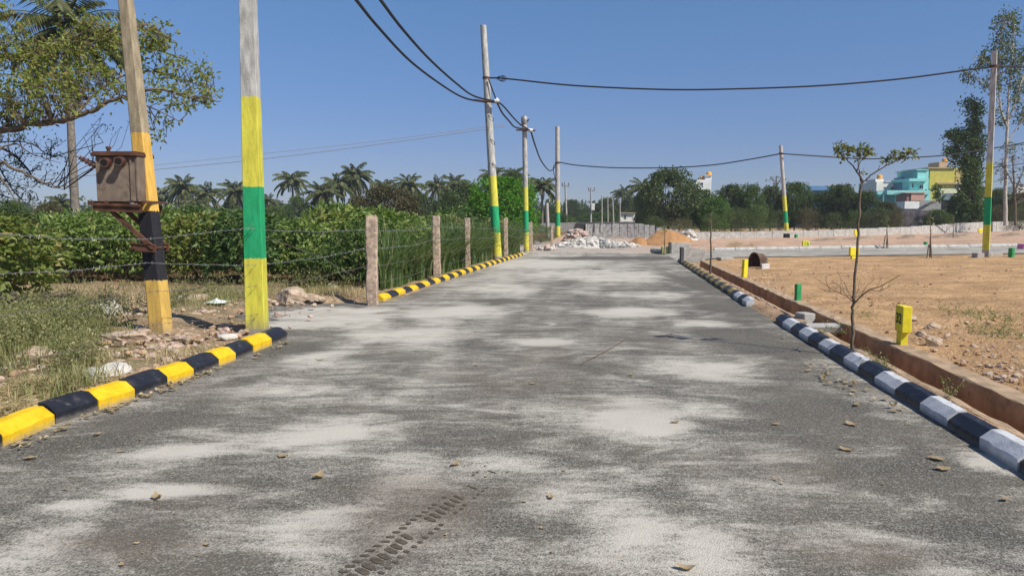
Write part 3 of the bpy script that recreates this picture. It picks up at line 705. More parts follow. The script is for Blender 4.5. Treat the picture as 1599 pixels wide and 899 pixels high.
# far poles
def farpole(label, base, top, Y, w_, arm=None, name='utility_pole', ins=False):
    r_, b, t = pole(label, base, top, Y, w_, w_*.75, 1, [], 16, bare=(.44, .42, .39), name=name)
    if arm:
        bar(r_, P(arm[0], arm[2], Y), P(arm[1], arm[2]+.5, Y), .09, mSteel)
        for ax in (arm[0]+1, (arm[0]+arm[1])/2, arm[1]-1):
            m = MB(); c = P(ax, arm[2]-1, Y); m.tube([c, c+Vector((0, 0, .3))], [.09, .05], 8); m.build('insulator', mInsul, r_)
farpole('far pole with a crossarm, left of the other distant pole', (885.5, 350), (882.5, 284), 100, .30, (877, 889, 290))
farpole('far pole with a crossarm and small white box, right of the other', (922.5, 352), (923, 293), 110, .30, (918, 929, 297))
m = MB(); c = P(925.5, 323, 109.6); m.box((c.x-.25, 109.2, c.z-.5), (c.x+.25, 109.7, c.z+.5), bev=.03); tag(m.build('meter_box', mPorcW, loc=c), 'small white box fixed on the far crossarm pole', 'box')
for i, (bx_, by2, tx, ty, yy) in enumerate([(940, 350, 940, 305, 90), (949.5, 350, 949, 306, 95), (959, 349, 956.5, 307, 88), (969, 350, 968, 311, 96), (856, 342, 854, 317, 62)]):
    farpole(['leftmost of the four bare poles above the slab wall', 'second from left of the four bare poles above the slab wall', 'slightly leaning third of the four bare poles above the slab wall', 'rightmost of the four bare poles above the slab wall', 'short pale post in front of the trees left of the rubble pole'][i], (bx_, by2), (tx, ty), yy, .17 if i < 4 else .35, name='bare_pole' if i < 4 else 'short_post')
# ------------------------------------------------------------------ barbed wire fence
fen = thing('barbed_wire_fence', 'barbed wire fence of rough stone posts along the left kerb', 'fence', G(582, 472))
posts = [((582, 473), 337, .205), ((682, 437), 337, .19), ((731, 421), 341, .17), ((790, 406), 341, .17), ((829, 392), 347, .19), ((862, 386), 352, .16)]
tops = []
for (px, py), ty, wd in posts:
    b = G(px, py); t = P(px, ty, b.y); m = MB(); K = 12; v = []; sh = [(-1, -.8), (-.8, -1), (.85, -1), (1, -.8), (1, .8), (.8, 1), (-.8, 1), (-1, .85)]
    lean = rng.normal()*.02
    for k in range(K+1):
        z = -.15+(t.z-b.z+.15)*k/K; hw = wd/2*(1+.10*(float(vnoise(k*.9, px))-.5)*2)
        ox = (float(vnoise(k*.5, px+7))-.5)*.02+lean*k/K
        for a_, b2 in sh: v.append((b.x+ox+a_*hw*(1+rng.normal()*.03), b.y+b2*hw*.8*(1+rng.normal()*.03), b.z+z+(rng.normal()*.012 if k == K else 0)))
    m.add(v, [(k*8+i, k*8+(i+1) % 8, (k+1)*8+(i+1) % 8, (k+1)*8+i) for k in range(K) for i in range(8)]); m.add(v[-8:], [tuple(range(8))])
    m.build('post', mPost, fen); tops.append((b, t.z))
def barbed(path, r=.004, mat=None):
    m = MB(); out = []
    L = 0
    for a, b in zip(path, path[1:]):
        n = max(4, int((b-a).length/.25))
        sg = (b-a).length**2*.0025
        for i in range(n):
            f = i/n; p = a.lerp(b, f); p.z -= sg*4*f*(1-f); p.z += (float(vnoise(p.x*2.1+p.y*1.7, r*900))-.5)*.03; out.append(p)
    out.append(path[-1]); m.tube(out, r, 5, 0, False)
    for a, b in zip(out, out[1:]):
        d = (b-a).length
        for k in range(max(1, int(d/.12))):
            p = a.lerp(b, (k+.5)/max(1, int(d/.12)))
            for _ in range(2):
                q_ = Vector(rng.normal(size=3)).normalized()*.022; m.tube([p-q_, p+q_], .0022, 3, 0, False)
    return m.build('wire', mat or mWire, fen)
first = tops[0][0]
for hz, pxL, pyL in ((1.50, -60, 362), (1.14, -60, 430), (.78, -60, 500), (.42, -60, 590)):
    e = P(pxL, pyL, 5.3)
    p_mid2 = P(*{1.50: (382, 356), 1.14: (384, 414), .78: (385, 447), .42: (388, 492)}[hz], P2Y-.35)
    p_mid1 = P(*{1.50: (228, 373), 1.14: (230, 410), .78: (238, 454), .42: (243, 505)}[hz], 8.4)
    path = [e, p_mid1, p_mid2]+[Vector((b.x, b.y-.1, b.z+hz*(tz/1.75 if tz < 1.75 else 1)*.97)) for b, tz in tops]
    barbed(path, .0026 if hz > 1 else .0022, mWire if hz > 1 else mWireRust)
a = Vector((tops[0][0].x, tops[0][0].y-.1, 1.0)); 
barbed([P(388, 350, P2Y-.3), P(420, 372, 10.8), P(500, 400, 12.4), P(560, 436, 14)], .003, mWireRust)
# ------------------------------------------------------------------ rocks and rubble
def rock_mb(m, c, r, rg, mat=0, flat=.6, rot=None):
    n1, n2 = (12, 18) if r > .12 else (6, 9)
    th, an = np.meshgrid(np.linspace(0, np.pi, n1+1), np.arange(n2)*2*np.pi/n2, indexing='ij')
    d = np.stack([np.sin(th)*np.cos(an), np.sin(th)*np.sin(an), np.cos(th)], -1).reshape(-1, 3)
    p = d*(1+.0*d[:, :1])
    for _ in range(11):
        q_ = rg.normal(size=3); q_ /= np.linalg.norm(q_); off = rg.uniform(.55, .85); ex = np.clip(p@q_-off, 0, None); p = p-ex[:, None]*q_
    ns = (vnoise(d[:, 0]*4+9+r*50, d[:, 1]*4+d[:, 2]*3+9, 4)-.5)*.14+(vnoise(d[:, 0]*9+9+r*50, d[:, 1]*9+d[:, 2]*7+9, 6)-.5)*.07
    p = p*(1+ns[:, None])*np.array([rg.uniform(.85, 1.3), rg.uniform(.65, 1.0), flat*rg.uniform(.8, 1.2)])*1.25
    ph = rg.uniform(0, 6.28); cr, sr = math.cos(ph), math.sin(ph)
    v = np.stack([p[:, 0]*cr-p[:, 1]*sr, p[:, 0]*sr+p[:, 1]*cr, p[:, 2]], 1)*r+np.array(tuple(c))
    f = np.array([(i*n2+j, (i+1)*n2+j, (i+1)*n2+(j+1) % n2, i*n2+(j+1) % n2) for i in range(n1) for j in range(n2)])
    m.add(v, f, mat)
def rock(label, px, py, wpx, mat, flat=.6, grp='loose rocks on the left verge', cat='rock'):
    c = G(px, py); r = wpx*c.y/F/2; m = MB(); rock_mb(m, (c.x, c.y, c.z+r*flat*.35), r, np.random.default_rng(int(px*7+py)), flat=flat)
    tag(m.build('rock', mat, loc=c), label, cat, grp)
for a in [('long grey rock half hidden in weeds at the left edge', 45, 562, 70, mRock, .45), ('pale rock standing behind the left weeds', 165, 492, 50, mRockW, .6), ('pale flat rock left of the standing rock among weeds', 110, 500, 55, mRockW, .4),
          ('broad brown slab of earth and stone at the foot of the leaning pole', 196, 534, 66, mRock, .4), ('pale grey rock beside the kerb, left one of two', 150, 592, 45, mRockW, .6), ('grey boulder touching the left kerb below the leaning pole', 182, 584, 46, mRockW, .6),
          ('flat pale concrete lump between the two near poles', 357, 528, 34, mRockW, .4), ('brown boulder behind the near banded pole, on the side lane', 455, 470, 55, mRock, .6), ('small brown stone right of the boulder by the side lane', 487, 468, 30, mRock, .5),
          ('white stone in grass left of the first fence post', 521, 452, 18, mRockW, .8), ('light stone lying in the dirt behind the leaning pole', 300, 470, 38, mRock, .5), ('flat stone at the left foot of the leaning pole', 222, 522, 36, mRock, .4), ('reddish brick lump just right of the leaning pole', 275, 542, 20, mRockP, .6)]: rock(*a)
for a in [('brown stone behind the numbered sign on the plot', 1424, 500, 16, mRock, .7), ('flat tan stone on the plot right of the numbered sign', 1456, 512, 28, mRock, .4), ('dark clod with a white stone, right of the numbered sign', 1460, 540, 30, mRock, .8), ('small stone lying close to the numbered sign foot', 1437, 524, 16, mRock, .6)]:
    rock(*a, grp='loose stones on the bare plot')
# uncountable pebbles and clods
m = MB(); rg = np.random.default_rng(11)
def lowrock(m, c, r, rg):
    if r > .035: rock_mb(m, c, r*.8, rg, int(rg.integers(0, 3)), .6); return
    v = rg.normal(size=(6, 3))*.12+np.array([(1, 0, 0), (-1, 0, 0), (0, 1, 0), (0, -1, 0), (0, 0, .7), (0, 0, -.7)]); v = v*r*rg.uniform(.6, 1.2, 3)+np.array(c)
    m.add(v, np.array([(0, 2, 4), (2, 1, 4), (1, 3, 4), (3, 0, 4), (2, 0, 5), (1, 2, 5), (3, 1, 5), (0, 3, 5)]), int(rg.integers(0, 3)))
for _ in range(5200):
    y = 5+20*rg.random()**1.6; u = 3.6+rg.random()**1.3*9; x = u+.13*y
    if fbm(x*.9, y*.9, 3, 41) < .47: continue
    lowrock(m, (x, y, float(Hs(x, y))+.015), .010+.032*rg.random()**4, rg)
for _ in range(500):
    c = G(1540+rg.normal()*60, 590+rg.normal()*40)
    if c.x-.13*c.y > 3.6: lowrock(m, (c.x, c.y, c.z+.012), .015+.04*rg.random()**3, rg)
tag(m.build('soil_clods', [mRock, M_('soil_clod', (.40, .24, .13), .95, .25, 8, .6), mRockP]), 'scattered soil clods and pebbles over the bare plot', 'clods', None, 'stuff')
m = MB()
for _ in range(1500):
    y = 5+10*rg.random(); u = -4.55-rg.random()**1.2*5; x = u+.13*y
    if -6.4 < u and 10.3 < y < 14.4 and rg.random() < .9: continue
    lowrock(m, (x, y, float(Hs(x, y))+.01), .015+.05*rg.random()**3, rg)
for px, py, sx_, sy_, n in ((240, 535, 45, 10, 150), (150, 500, 60, 10, 160), (300, 560, 50, 8, 120), (330, 520, 40, 6, 90), (470, 468, 30, 4, 80), (110, 600, 60, 14, 90), (280, 480, 120, 10, 160)):
    for _ in range(n):
        c = G(px+rg.normal()*sx_, py+rg.normal()*sy_)
        if c.x-.13*c.y < -4.6: lowrock(m, (c.x, c.y, c.z+.02), .015+.085*rg.random()**4, rg)
for _ in range(500):
    y = 4.5+18*rg.random(); u = 2.82+rg.random()*.13; x = u+.13*y
    lowrock(m, (x, y, float(Hs(x, y))+.006), .006+.014*rg.random()**2, rg)
tag(m.build('gravel', [mClod, mRock, mRockP]), 'small stones and grit strewn over the verge and kerb strip', 'gravel', None, 'stuff')
# concrete debris in the drain
def blk(name, label, cat, c, size, mat, rz=0, rx=0, ry=0, bev=.012, group=None):
    m = MB(); Mx = Matrix.Translation(c) @ Euler((rx, ry, rz)).to_matrix().to_4x4()
    m.box((-size[0]/2, -size[1]/2, 0), (size[0]/2, size[1]/2, size[2]), 0, Mx, bev)
    return tag(m.build(name, mat, loc=c), label, cat, group)
c = G(1252, 497); blk('concrete_block', 'pale concrete block standing in the drain by the kerb gap', 'concrete block', (c.x+.05, c.y, -.12), (.20, .26, .26), mPlain, .2)
c = G(1290, 512); blk('concrete_slab', 'broken concrete slab bridging the drain', 'concrete slab', (c.x, c.y, .0), (.55, .30, .10), mPlain, -.35, .04, -.06)
c = G(1311, 510); m = MB(); rock_mb(m, (c.x+.02, c.y-.02, .07), .075, rg); tag(m.build('rock', mRockW, loc=c), 'white lump at the end of the broken slab in the drain', 'rock')
# culvert boxes
def culvert(label, px0, px1, pyt, pyb, dep):
    a = G(px0, pyb); b = G(px1, pyb); t = P(px0, pyt, a.y); Y = a.y
    dep = 1.0; r_ = thing('culvert_headwall', label, 'concrete wall', ((a.x+b.x)/2, Y, a.z))
    m = MB(); m.box((a.x+.005, Y, a.z-.2), (b.x, Y+.16, t.z), bev=.012); m.build('front_wall', mConc, r_)
    m = MB(); m.box((a.x-.10, Y-.02, a.z-.2), (a.x-.002, Y+.20, t.z+.02), bev=.012); m.build('side_wall', mMud if False else M_('dark_end_concrete', (.10, .10, .10), .9, .3, 6, .5), r_)  # thin left end of the wall, coloured darker than the front
culvert('nearer concrete culvert wall at the corner of the side road', 1067, 1120, 387, 411, 1.0)
culvert('farther concrete culvert wall behind the nearer one', 1048, 1093, 379, 396.5, 1.2)
c = G(1132, 406); blk('concrete_slab', 'flat grey slab on the ground right of the near culvert wall', 'concrete slab', (c.x, c.y, c.z), (.5, .5, .10), mConc, .1)
c = G(1031, 396); m = MB()
m.tube([c+Vector((-.28, .6, .13)), c+Vector((-.05, .2, .13)), c+Vector((.12, -.05, .13))], .13, 10); tag(m.build('loose_kerbstone', mPlain, loc=c), 'loose rounded white kerbstone lying at the road end', 'kerbstone')
c = G(1040, 396.5); blk('painted_block', 'mossy yellow-green painted block beside the far culvert wall', 'block', (c.x, c.y+.1, c.z), (.38, .3, .34), M_('faded_lime_paint', (.42, .44, .18), .8, .3, 5, .4))
# slab wall of upright stones
sw = thing('slab_wall', 'wall of upright grey stone slabs behind the rubble heap', 'stone wall', P(965, 372, 62))
xx = 917; i = 0; rg = np.random.default_rng(5)
wds = [10.5, 9, 8.5, 10.5, 12, 12, 11, 6.5, 9, 8.5, 9, 9, 8, 9, 10, 9]
for w_ in wds:
    b0 = P(xx, 375, 62); b1 = P(xx+w_-1.0, 375, 62); top = P(xx, 349.5+rg.uniform(-1, 1)+max(0, (i-8))*1.6, 62).z
    m = MB(); Mx = Matrix.Translation(((b0.x+b1.x)/2, 62+rg.uniform(-.1, .1), -.05)) @ Euler((rg.normal()*.03, rg.normal()*.025, rg.normal()*.12)).to_matrix().to_4x4()
    hw = (b1.x-b0.x)/2
    m.box((-hw, -.05, 0), (hw, .05, max(.3, top+.05)), 0, Mx, .015); m.build('slab', mStone, sw)
    xx += w_; i += 1
c = P(906, 372, 61); blk('black_slab', 'black slab leaning left of the upright grey slabs', 'stone slab', (c.x, c.y, .1), (.92, .08, 1.15), M_('black_slab_stone', (.03, .03, .033), .7, .3, 5, .4), .1, -.05, .04)
c = P(915.5, 372, 61); blk('short_post', 'pale post between the black slab and the grey slabs', 'post', (c.x, c.y, .1), (.14, .14, 1.15), mPlain)
# block walls
def wallline(label, pts, zt, th, mat, bl, name='block_wall', cap=None):
    """pts: list of (px,py_bottom,py_top); a course of blocks as relief inside one mesh"""
    P0 = [(G(a, b), c) for a, b, c in pts]
    r_ = thing(name, label, 'wall', P0[0][0])
    m = MB(); rg = np.random.default_rng(3)
    for (a, ta), (b, tb) in zip(P0, P0[1:]):
        L = (b-a).length; n = max(1, int(L/bl)); pa = None
        za = P(pts[0][0], ta, a.y).z; zb_ = P(pts[0][0], tb, b.y).z
        t = (b-a).normalized(); t.z = 0; ang = math.atan2(t.y, t.x)
        for k in range(n):
            p = a.lerp(b, k/n); q_ = a.lerp(b, (k+1)/n); top = za+(zb_-za)*(k+.5)/n+rg.normal()*.012
            Mx = Matrix.Translation(((p.x+q_.x)/2, (p.y+q_.y)/2+rg.normal()*.006, min(p.z, q_.z)-.2)) @ Matrix.Rotation(ang, 4, 'Z')
            hl = (q_-p).length/2-.008
            m.box((-hl, -th/2, 0), (hl, th/2, top-min(p.z, q_.z)+.2), 0, Mx, .01)
    m.build('masonry', mat, r_)
wallline('long low whitewashed block wall behind the empty plots', [(1078, 373.5, 363), (1180, 371.5, 361), (1300, 369, 359), (1420, 365.5, 354), (1500, 363, 348), (1640, 358.5, 343.5)], 0, .2, mPlain, 1.15)
wallline('grey block compound wall far behind the slabs', [(845, 362, 349), (900, 362, 347), (1010, 362, 346)], 0, .2, mConc, 1.0)
wallline('rough grey rubble compound wall in front of the coloured houses', [(1090, 356, 334), (1200, 356, 334), (1400, 356, 330), (1500, 356, 327), (1660, 356, 327)], 0, .3, mStone, .8, 'rubble_wall')
# heaps
def heap(name, label, cat, px, py, wpx, hpx, mat, seed, dep=.7, peak=.0, lump=.12):
    c = G(px, py); rx = wpx*c.y/F/2; h = hpx*c.y/F; m = MB(); n1, n2 = 26, 40; v = []
    for i in range(n1):
        r = (i/(n1-1))
        for j in range(n2):
            an = 2*math.pi*j/n2; x = math.cos(an)*r*rx*(1+.15*math.sin(an*3+seed)); y = math.sin(an)*r*rx*dep
            z = h*(1-r**1.7)**1.15*(1+peak*x/rx)*1.05+(float(fbm((x+seed*9)*1.6, y*1.6, 4, seed))-.5)*h*lump*4*(1-r)
            v.append((c.x+x, c.y+y+rx*dep*.6, c.z+max(z, 0)-.06*(r > .97)))
    m.add(v, [(i*n2+j, (i+1)*n2+j, (i+1)*n2+(j+1) % n2, i*n2+(j+1) % n2) for i in range(n1-1) for j in range(n2)], 0, True)
    return m, c, rx, h
m, c, rx, h = heap('s', '', '', 1046, 381, 84, 22, mSand, 3); tag(m.build('sand_heap', mSand, loc=c), 'larger heap of orange sand at the road end', 'sand heap')
m, c, rx, h = heap('s', '', '', 1000, 383, 40, 12, mSand, 5); tag(m.build('sand_heap', mSand, loc=c), 'smaller orange sand heap left of the larger one', 'sand heap')
def rubble(name, label, px, py, wpx, hpx, mats, n, rmin, rmax, seed):
    m, c, rx, h = heap('r', '', '', px, py, wpx, hpx, None, seed, .6); m2 = MB(); rg = np.random.default_rng(seed)
    for a, b, k, s_ in zip(m.v, m.f, m.m, m.sm): pass
    m2.v = m.v; m2.f = m.f; m2.m = m.m; m2.sm = m.sm; m2.n = m.n
    V_ = m.v[0]
    for _ in range(n):
        p = V_[rg.integers(0, len(V_))]; r = rmin+(rmax-rmin)*rg.random()**2
        rock_mb(m2, (p[0]+rg.normal()*.1, p[1]+rg.normal()*.1, max(p[2], c.z)+r*.15), r, rg, int(rg.integers(0, len(mats))), .7)
    tag(m2.build(name, mats, loc=c), label, 'rubble heap')
rubble('rubble_heap', 'low sprawling heap of white stone rubble at the road end', 925, 386, 130, 9, [mRockW, mRockW, mStone], 520, .06, .24, 21)
rubble('rubble_heap', 'taller heap of pinkish rubble on the left of the white rubble', 901, 378, 46, 17, [mRockP, mRockW, mRockP], 300, .07, .22, 22)
rubble('rubble_heap', 'white broken slabs piled right of the sand heap', 1076, 375, 34, 9, [mRockW, mPlain], 40, .12, .40, 23)
rubble('rubble_heap', 'small rubble heap at the foot of the slim capped pole', 848, 391, 40, 5, [mRockP, mRockW], 60, .05, .16, 24)
for i, (px, py, w_, hh_) in enumerate([(1296, 376, 60, 4), (1420, 372, 34, 6), (1500, 371, 90, 6), (1585, 369, 50, 5), (1345, 374, 60, 4)]):
    m, c, rx, h = heap('d', '', '', px, py, w_, hh_, None, 60+i, .4, lump=.25)
    tag(m.build('earth_bank', M_('grey_brown_earth', (.30, .23, .17), .95, .35, 2, .9), loc=c), ['low bank of dug earth left of the sapling crown line', 'small dark mound of earth on the far pink ground', 'long low ridge of dug earth near the right plot pole', 'earth mound by the right edge before the low wall', 'low earth bank just right of the main sapling'][i], 'earth mound', 'mounds of dug earth by the low wall')
# rusty arched shell
c = G(1177, 420); s_ = c.y/F*.82
sh = thing('arched_shell', 'rusty brown arched shell lying on the plot with pale stones under it', 'arched shell', c)
m = MB(); n = 14; L = .42; wd = 30*s_*.5; ht = 29*s_; v = []
sx = Vector((.62, -.78, 0)); ay = Vector((.78, .62, 0)); wd *= .95; c = c+Vector((-.02, 0, 0))
for j, f in enumerate((0, .5, 1)):
    for th in (1.0, .93):
        for i in range(n+1):
            an = math.pi*i/n; o = c+Vector((.02, 0, .05))+ay*L*f+sx*(-math.cos(an)*wd*th)
            v.append((o.x, o.y, o.z+math.sin(an)**.8*ht*th*(1-.12*f)))
k = n+1; fs = []
for j in range(2):
    for i in range(n):
        a0 = j*2*k+i; b0 = (j+1)*2*k+i; fs.append((a0, a0+1, b0+1, b0)); fs.append((a0+k, b0+k, b0+k+1, a0+k+1))
for i in range(n): fs.append((i, i+k, i+k+1, i+1)); fs.append((4*k+i, 4*k+i+1, 5*k+i+1, 5*k+i))
m.add(v, fs, 0, False); m.build('shell', M_('rusty_brown_shell', (.10, .062, .045), .85, .35, 6, .7, (.36, .28, .2), .5), sh)
m = MB(); vb = [tuple(c+Vector((.02, 0, .05))+ay*L*.55+sx*(-math.cos(math.pi*i/n)*wd*.93)+Vector((0, 0, math.sin(math.pi*i/n)**.8*ht*.9))) for i in range(n+1)]
m.add(vb, [tuple(range(n+1))]); m.build('back_panel', mRust, sh)
for i, f in enumerate((.25, .55, .85)):
    p = c+ay*L*f+sx*(wd*1.12); m = MB(); m.box((p.x-.05, p.y-.06, c.z), (p.x+.05, p.y+.06, c.z+.16), bev=.015)
    tag(m.build('prop_stone', mPorcW, loc=p), 'white prop stone under the right side of the arched shell', 'stone', 'white stones along the arched shell')
# ------------------------------------------------------------------ plot signs
def text_obj(s_, size, M4, mat, parent, name='number'):
    cu = bpy.data.curves.new('t', 'FONT'); cu.body = s_; cu.size = size; cu.align_x = 'CENTER'; cu.align_y = 'CENTER'; cu.extrude = .0015; cu.offset = size*.025
    o = bpy.data.objects.new('t', cu); sc.collection.objects.link(o); dg = bpy.context.evaluated_depsgraph_get(); dg.update()
    me = bpy.data.meshes.new_from_object(o.evaluated_get(dg)); bpy.data.objects.remove(o); 
    me.transform(Matrix.Translation(-parent.location) @ M4); me.materials.clear(); me.materials.append(mat); me.name = name
    q_ = bpy.data.objects.new(name, me); sc.collection.objects.link(q_); q_.parent = parent; return q_
c = G(1406, 540, .01); sg = thing('plot_sign', 'yellow block sign numbered 32 on a short stem by the drain', 'sign', c)
s_ = c.y/F; zb = c.z+23*s_; ztp = c.z+64*s_
rot = Matrix.Translation((c.x+.02, c.y, 0)) @ Matrix.Rotation(R(-7), 4, 'Z')
m = MB(); m.box((-.052, -.11, zb), (.052, .11, ztp), 0, rot, .006); m.build('board', mSignY, sg)
m = MB(); m.box((-.045, -.065, c.z-.05), (.035, .065, zb-.001), 0, rot, .005); m.build('stem', mSignY, sg)
text_obj('32', .165, rot @ Matrix.Translation((-.0545, 0, (zb+ztp)/2)) @ Matrix.Rotation(R(-90), 4, 'Z') @ Matrix.Rotation(R(90), 4, 'X'), mDigit, sg)
def marker(label, px, py, pyt, wpx, mat, dep=.8, ry=0, cat='marker post'):
    c = G(px, py); s_ = c.y/F; m = MB(); w_ = wpx*s_; h = (py-pyt)*s_
    m.box((-w_/2, -w_*dep/2, -.05), (w_/2, w_*dep/2, h), 0, Matrix.Translation(c) @ Euler((0, ry, R(25))).to_matrix().to_4x4(), .008)
    return tag(m.build('marker_post', mat, loc=c), label, cat, 'plot marker posts')
marker('green marker post on the plot just behind the drain wall', 1245.5, 471, 443, 10, mSignG, .6)
marker('leaning yellow marker post on the plot near the arched shell', 1162, 434, 405, 8, mSignY, .7, .05)
marker('green marker post right of the tall plot pole', 1579, 402, 387, 7, mSignG, .9)
marker('small green marker beside the staked saplings', 1445, 386, 377.5, 4.5, mSignG, .9)
marker('tiny green marker at the foot of the low wall left of the thin leaning pole', 1163+80, 371, 366, 4, mSignG, .9)
marker('pink painted stone at the right edge of the side road', 1597, 389, 381, 13, mPink, .8, .1, 'painted stone')
def board(label, px0, px1, pyt, pyb, pyf, txt=None, size=.2, tilt=0):
    c = G((px0+px1)/2, pyf); s_ = c.y/F; w_ = (px1-px0)*s_; zt = P(px0, pyt, c.y).z; zb = P(px0, pyb, c.y).z
    r_ = thing('plot_sign', label, 'sign', c); m = MB()
    Mx = Matrix.Translation((c.x, c.y, 0)) @ Matrix.Rotation(R(15), 4, 'Z') @ Matrix.Rotation(tilt, 4, 'Y')
    m.box((-w_/2, -.05, zb), (w_/2, .05, zt), 0, Mx, .008); m.build('board', mSignY, r_)
    m = MB(); m.box((-w_*.28, -.04, c.z-.05), (w_*.2, .04, zb-.001), 0, Mx, .006); m.build('stem', mSignY, r_)
    if txt: text_obj(txt, size, Mx @ Matrix.Translation((0, -.053, (zb+zt)/2)) @ Matrix.Rotation(R(90), 4, 'X'), mSignG, r_)
board('yellow board sign behind the sapling stem at the edge of the side road', 1325, 1341, 386, 399, 404, tilt=.0)
board('yellow sign numbered 16 on the pink ground past the side road', 1252, 1264, 376, 385, 388, '16', .30)
board('small yellow sign by the low wall behind the sapling', 1333, 1341, 359, 366, 369)
board('small yellow sign by the low wall near the tall plot pole', 1526, 1536, 357, 361, 364)
for px, py, w_, h_, lb in ((1527, 402, 12, 8, 'grey concrete block left of the tall plot pole foot'), (1551, 400, 22, 7, 'grey concrete block right of the tall plot pole foot')):
    c = G(px, py); s_ = c.y/F; blk('concrete_block', lb, 'concrete block', (c.x, c.y, c.z-.02), (w_*s_, .3, h_*s_), mConc, .1)
c = G(1228, 371); blk('black_bin', 'small black tub at the foot of the thin leaning pole', 'tub', (c.x-.1, c.y-.3, c.z), (.35, .35, .3), mDark, .1)
# ------------------------------------------------------------------ houses
def wmat(n, c): return M_(n, c, .85, .08, 1.2, .1, tuple(x*.55 for x in c), .35, fine=8)
mTurq = wmat('turquoise_wall', (.30, .68, .66)); mTeal = wmat('teal_and_shadow_wall', (.13, .42, .42)); mYW = wmat('mustard_wall', (.56, .50, .09)); mCream = wmat('cream_wall', (.80, .77, .69)); mWW = wmat('white_wall', (.78, .78, .76))
mPinkW = wmat('salmon_wall', (.58, .33, .25)); mBlueW = wmat('blue_wall', (.10, .26, .36)); mGreyW = wmat('grey_wall', (.30, .29, .27)); mTanW = wmat('tan_wall', (.48, .36, .22)); mOrTank = wmat('orange_tank', (.72, .36, .08)); mGlass = M_('dark_window_glass', (.02, .025, .03), .25, .2, 8, 0, spec=.6); mSheet = M_('blue_grey_sheet', (.17, .21, .27), .6, .2, 3, .2); mBlueS = M_('blue_tarp_sheet', (.07, .16, .29), .6, .2, 3, .2); mBrownW = wmat('brown_recess', (.20, .12, .08)); mLime = wmat('pale_cream_band', (.66, .66, .44))
def bx(root, name, mat, x0, x1, yt, yb, Y, dep=6.0, lab=None, bev=0.0):
    a = P(x0, yb, Y); b = P(x1, yt, Y); m = MB(); m.box((a.x, Y, a.z), (b.x, Y+dep, b.z), bev=bev)
    o = m.build(name, mat, root)
    if lab: o['label'] = lab
    return o
def window(root, x0, x1, yt, yb, Y):
    f = bx(root, 'window', mWW, x0-.5, x1+.5, yt-.5, yb+.5, Y-.06, .10); f2 = P(x0, yt, Y)
    a = P(x0, yb, Y-.1); b = P(x1, yt, Y-.1); m = MB(); m.box((a.x, Y-.085, a.z), (b.x, Y-.06, b.z)); 
    g = m.build('pane', mGlass, root); g.parent = f; g.location = -f.location
    if True:
        w_ = b.x-a.x; m = MB(); m.box((a.x+w_*.48, Y-.11, a.z), (a.x+w_*.52, Y-.088, b.z)); g = m.build('sash_bar', mWW, root); g.parent = f
def tank(root, px, yt, yb, wpx, Y, mat, nm='water_tank'):
    a = P(px, yb, Y); b = P(px, yt, Y); r = wpx*Y/F/2; m = MB(); h = b.z-a.z
    m.tube([a, a+Vector((0, 0, h*.75)), a+Vector((0, 0, h*.92)), a+Vector((0, 0, h))], [r, r, r*.6, r*.3], 14); m.build(nm, mat, root)
Yh = 150
h1 = thing('house', 'mustard yellow house with a tan stair head, right of the turquoise house', 'house', P(1478, 340, Yh))
bx(h1, 'wall', mYW, 1450.8, 1491.6, 263, 294, Yh, 9); bx(h1, 'wall', wmat('ochre_wall', (.52, .42, .16)), 1491.8, 1512, 262, 286, Yh+.8, 7)
bx(h1, 'wall', mYW, 1450.8, 1464, 294.1, 316, Yh+.02, 8, 'lower mustard wall'); bx(h1, 'recess', mBrownW, 1464.2, 1512, 286.2, 345, Yh+1.4, 6)
bx(h1, 'roof', mTanW, 1449.5, 1493, 261.2, 263, Yh-.3, 10); bx(h1, 'balcony_parapet', mLime, 1466, 1502, 294.3, 302, Yh-.6, .25)
bx(h1, 'balcony_slab', mTanW, 1464, 1506, 285, 287.5, Yh-.7, 2.1)
bx(h1, 'stair_head', mTanW, 1466.4, 1479.5, 253, 261, Yh+2, 4); tank(h1, 1475, 247, 253, 7.5, Yh+4, mOrTank)
for px in (1474, 1484, 1494): window(h1, px-3, px+3, 289, 294, Yh+1.4)
bx(h1, 'lean_to_roof', mSheet, 1468, 1499, 302.5, 312, Yh-1.2, .3); bx(h1, 'under_roof_shade', mDark, 1471, 1499, 312.2, 340, Yh-.8, .5)  # near-black box painted as the shade below the lean-to roof
h2 = thing('house', 'turquoise stepped house with a projecting balcony slab', 'house', P(1430, 340, Yh))
bx(h2, 'wall', mTurq, 1432.5, 1450.4, 265.5, 279, Yh, 8, 'top floor turquoise wall'); bx(h2, 'balcony_slab', mTurq, 1419.8, 1450.5, 278.6, 283, Yh-1.0, 7)
bx(h2, 'wall', mTurq, 1420.2, 1450.4, 283.1, 297, Yh+.02, 8); bx(h2, 'roof', mTurq, 1431.5, 1450.6, 264.2, 265.5, Yh-.3, 8.5)
bx(h2, 'porch_roof', mTurq, 1385, 1453, 297.2, 303.8, Yh-1.8, 6); bx(h2, 'wall', mTeal, 1371, 1414, 303.9, 345, Yh-.6, 4); bx(h2, 'wall', mTurq, 1370, 1384.8, 299, 303.8, Yh-.7, 4)
bx(h2, 'wall', mTurq, 1440, 1453, 304, 345, Yh-1.0, 4); bx(h2, 'stair_head', mTeal, 1426.5, 1432.4, 267, 278.5, Yh+.5, 5); tank(h2, 1423.3, 265, 271.5, 5.5, Yh+2, mGreyW)  # stair head's darker teal stands in for the shadow on it
bx(h2, 'pillar', mTurq, 1378, 1380.5, 304, 345, Yh-1.5, .4); bx(h2, 'pillar', mTurq, 1397, 1399, 304, 345, Yh-1.5, .4)
window(h2, 1436, 1442, 289.2, 295, Yh); window(h2, 1424, 1427, 287, 293, Yh)
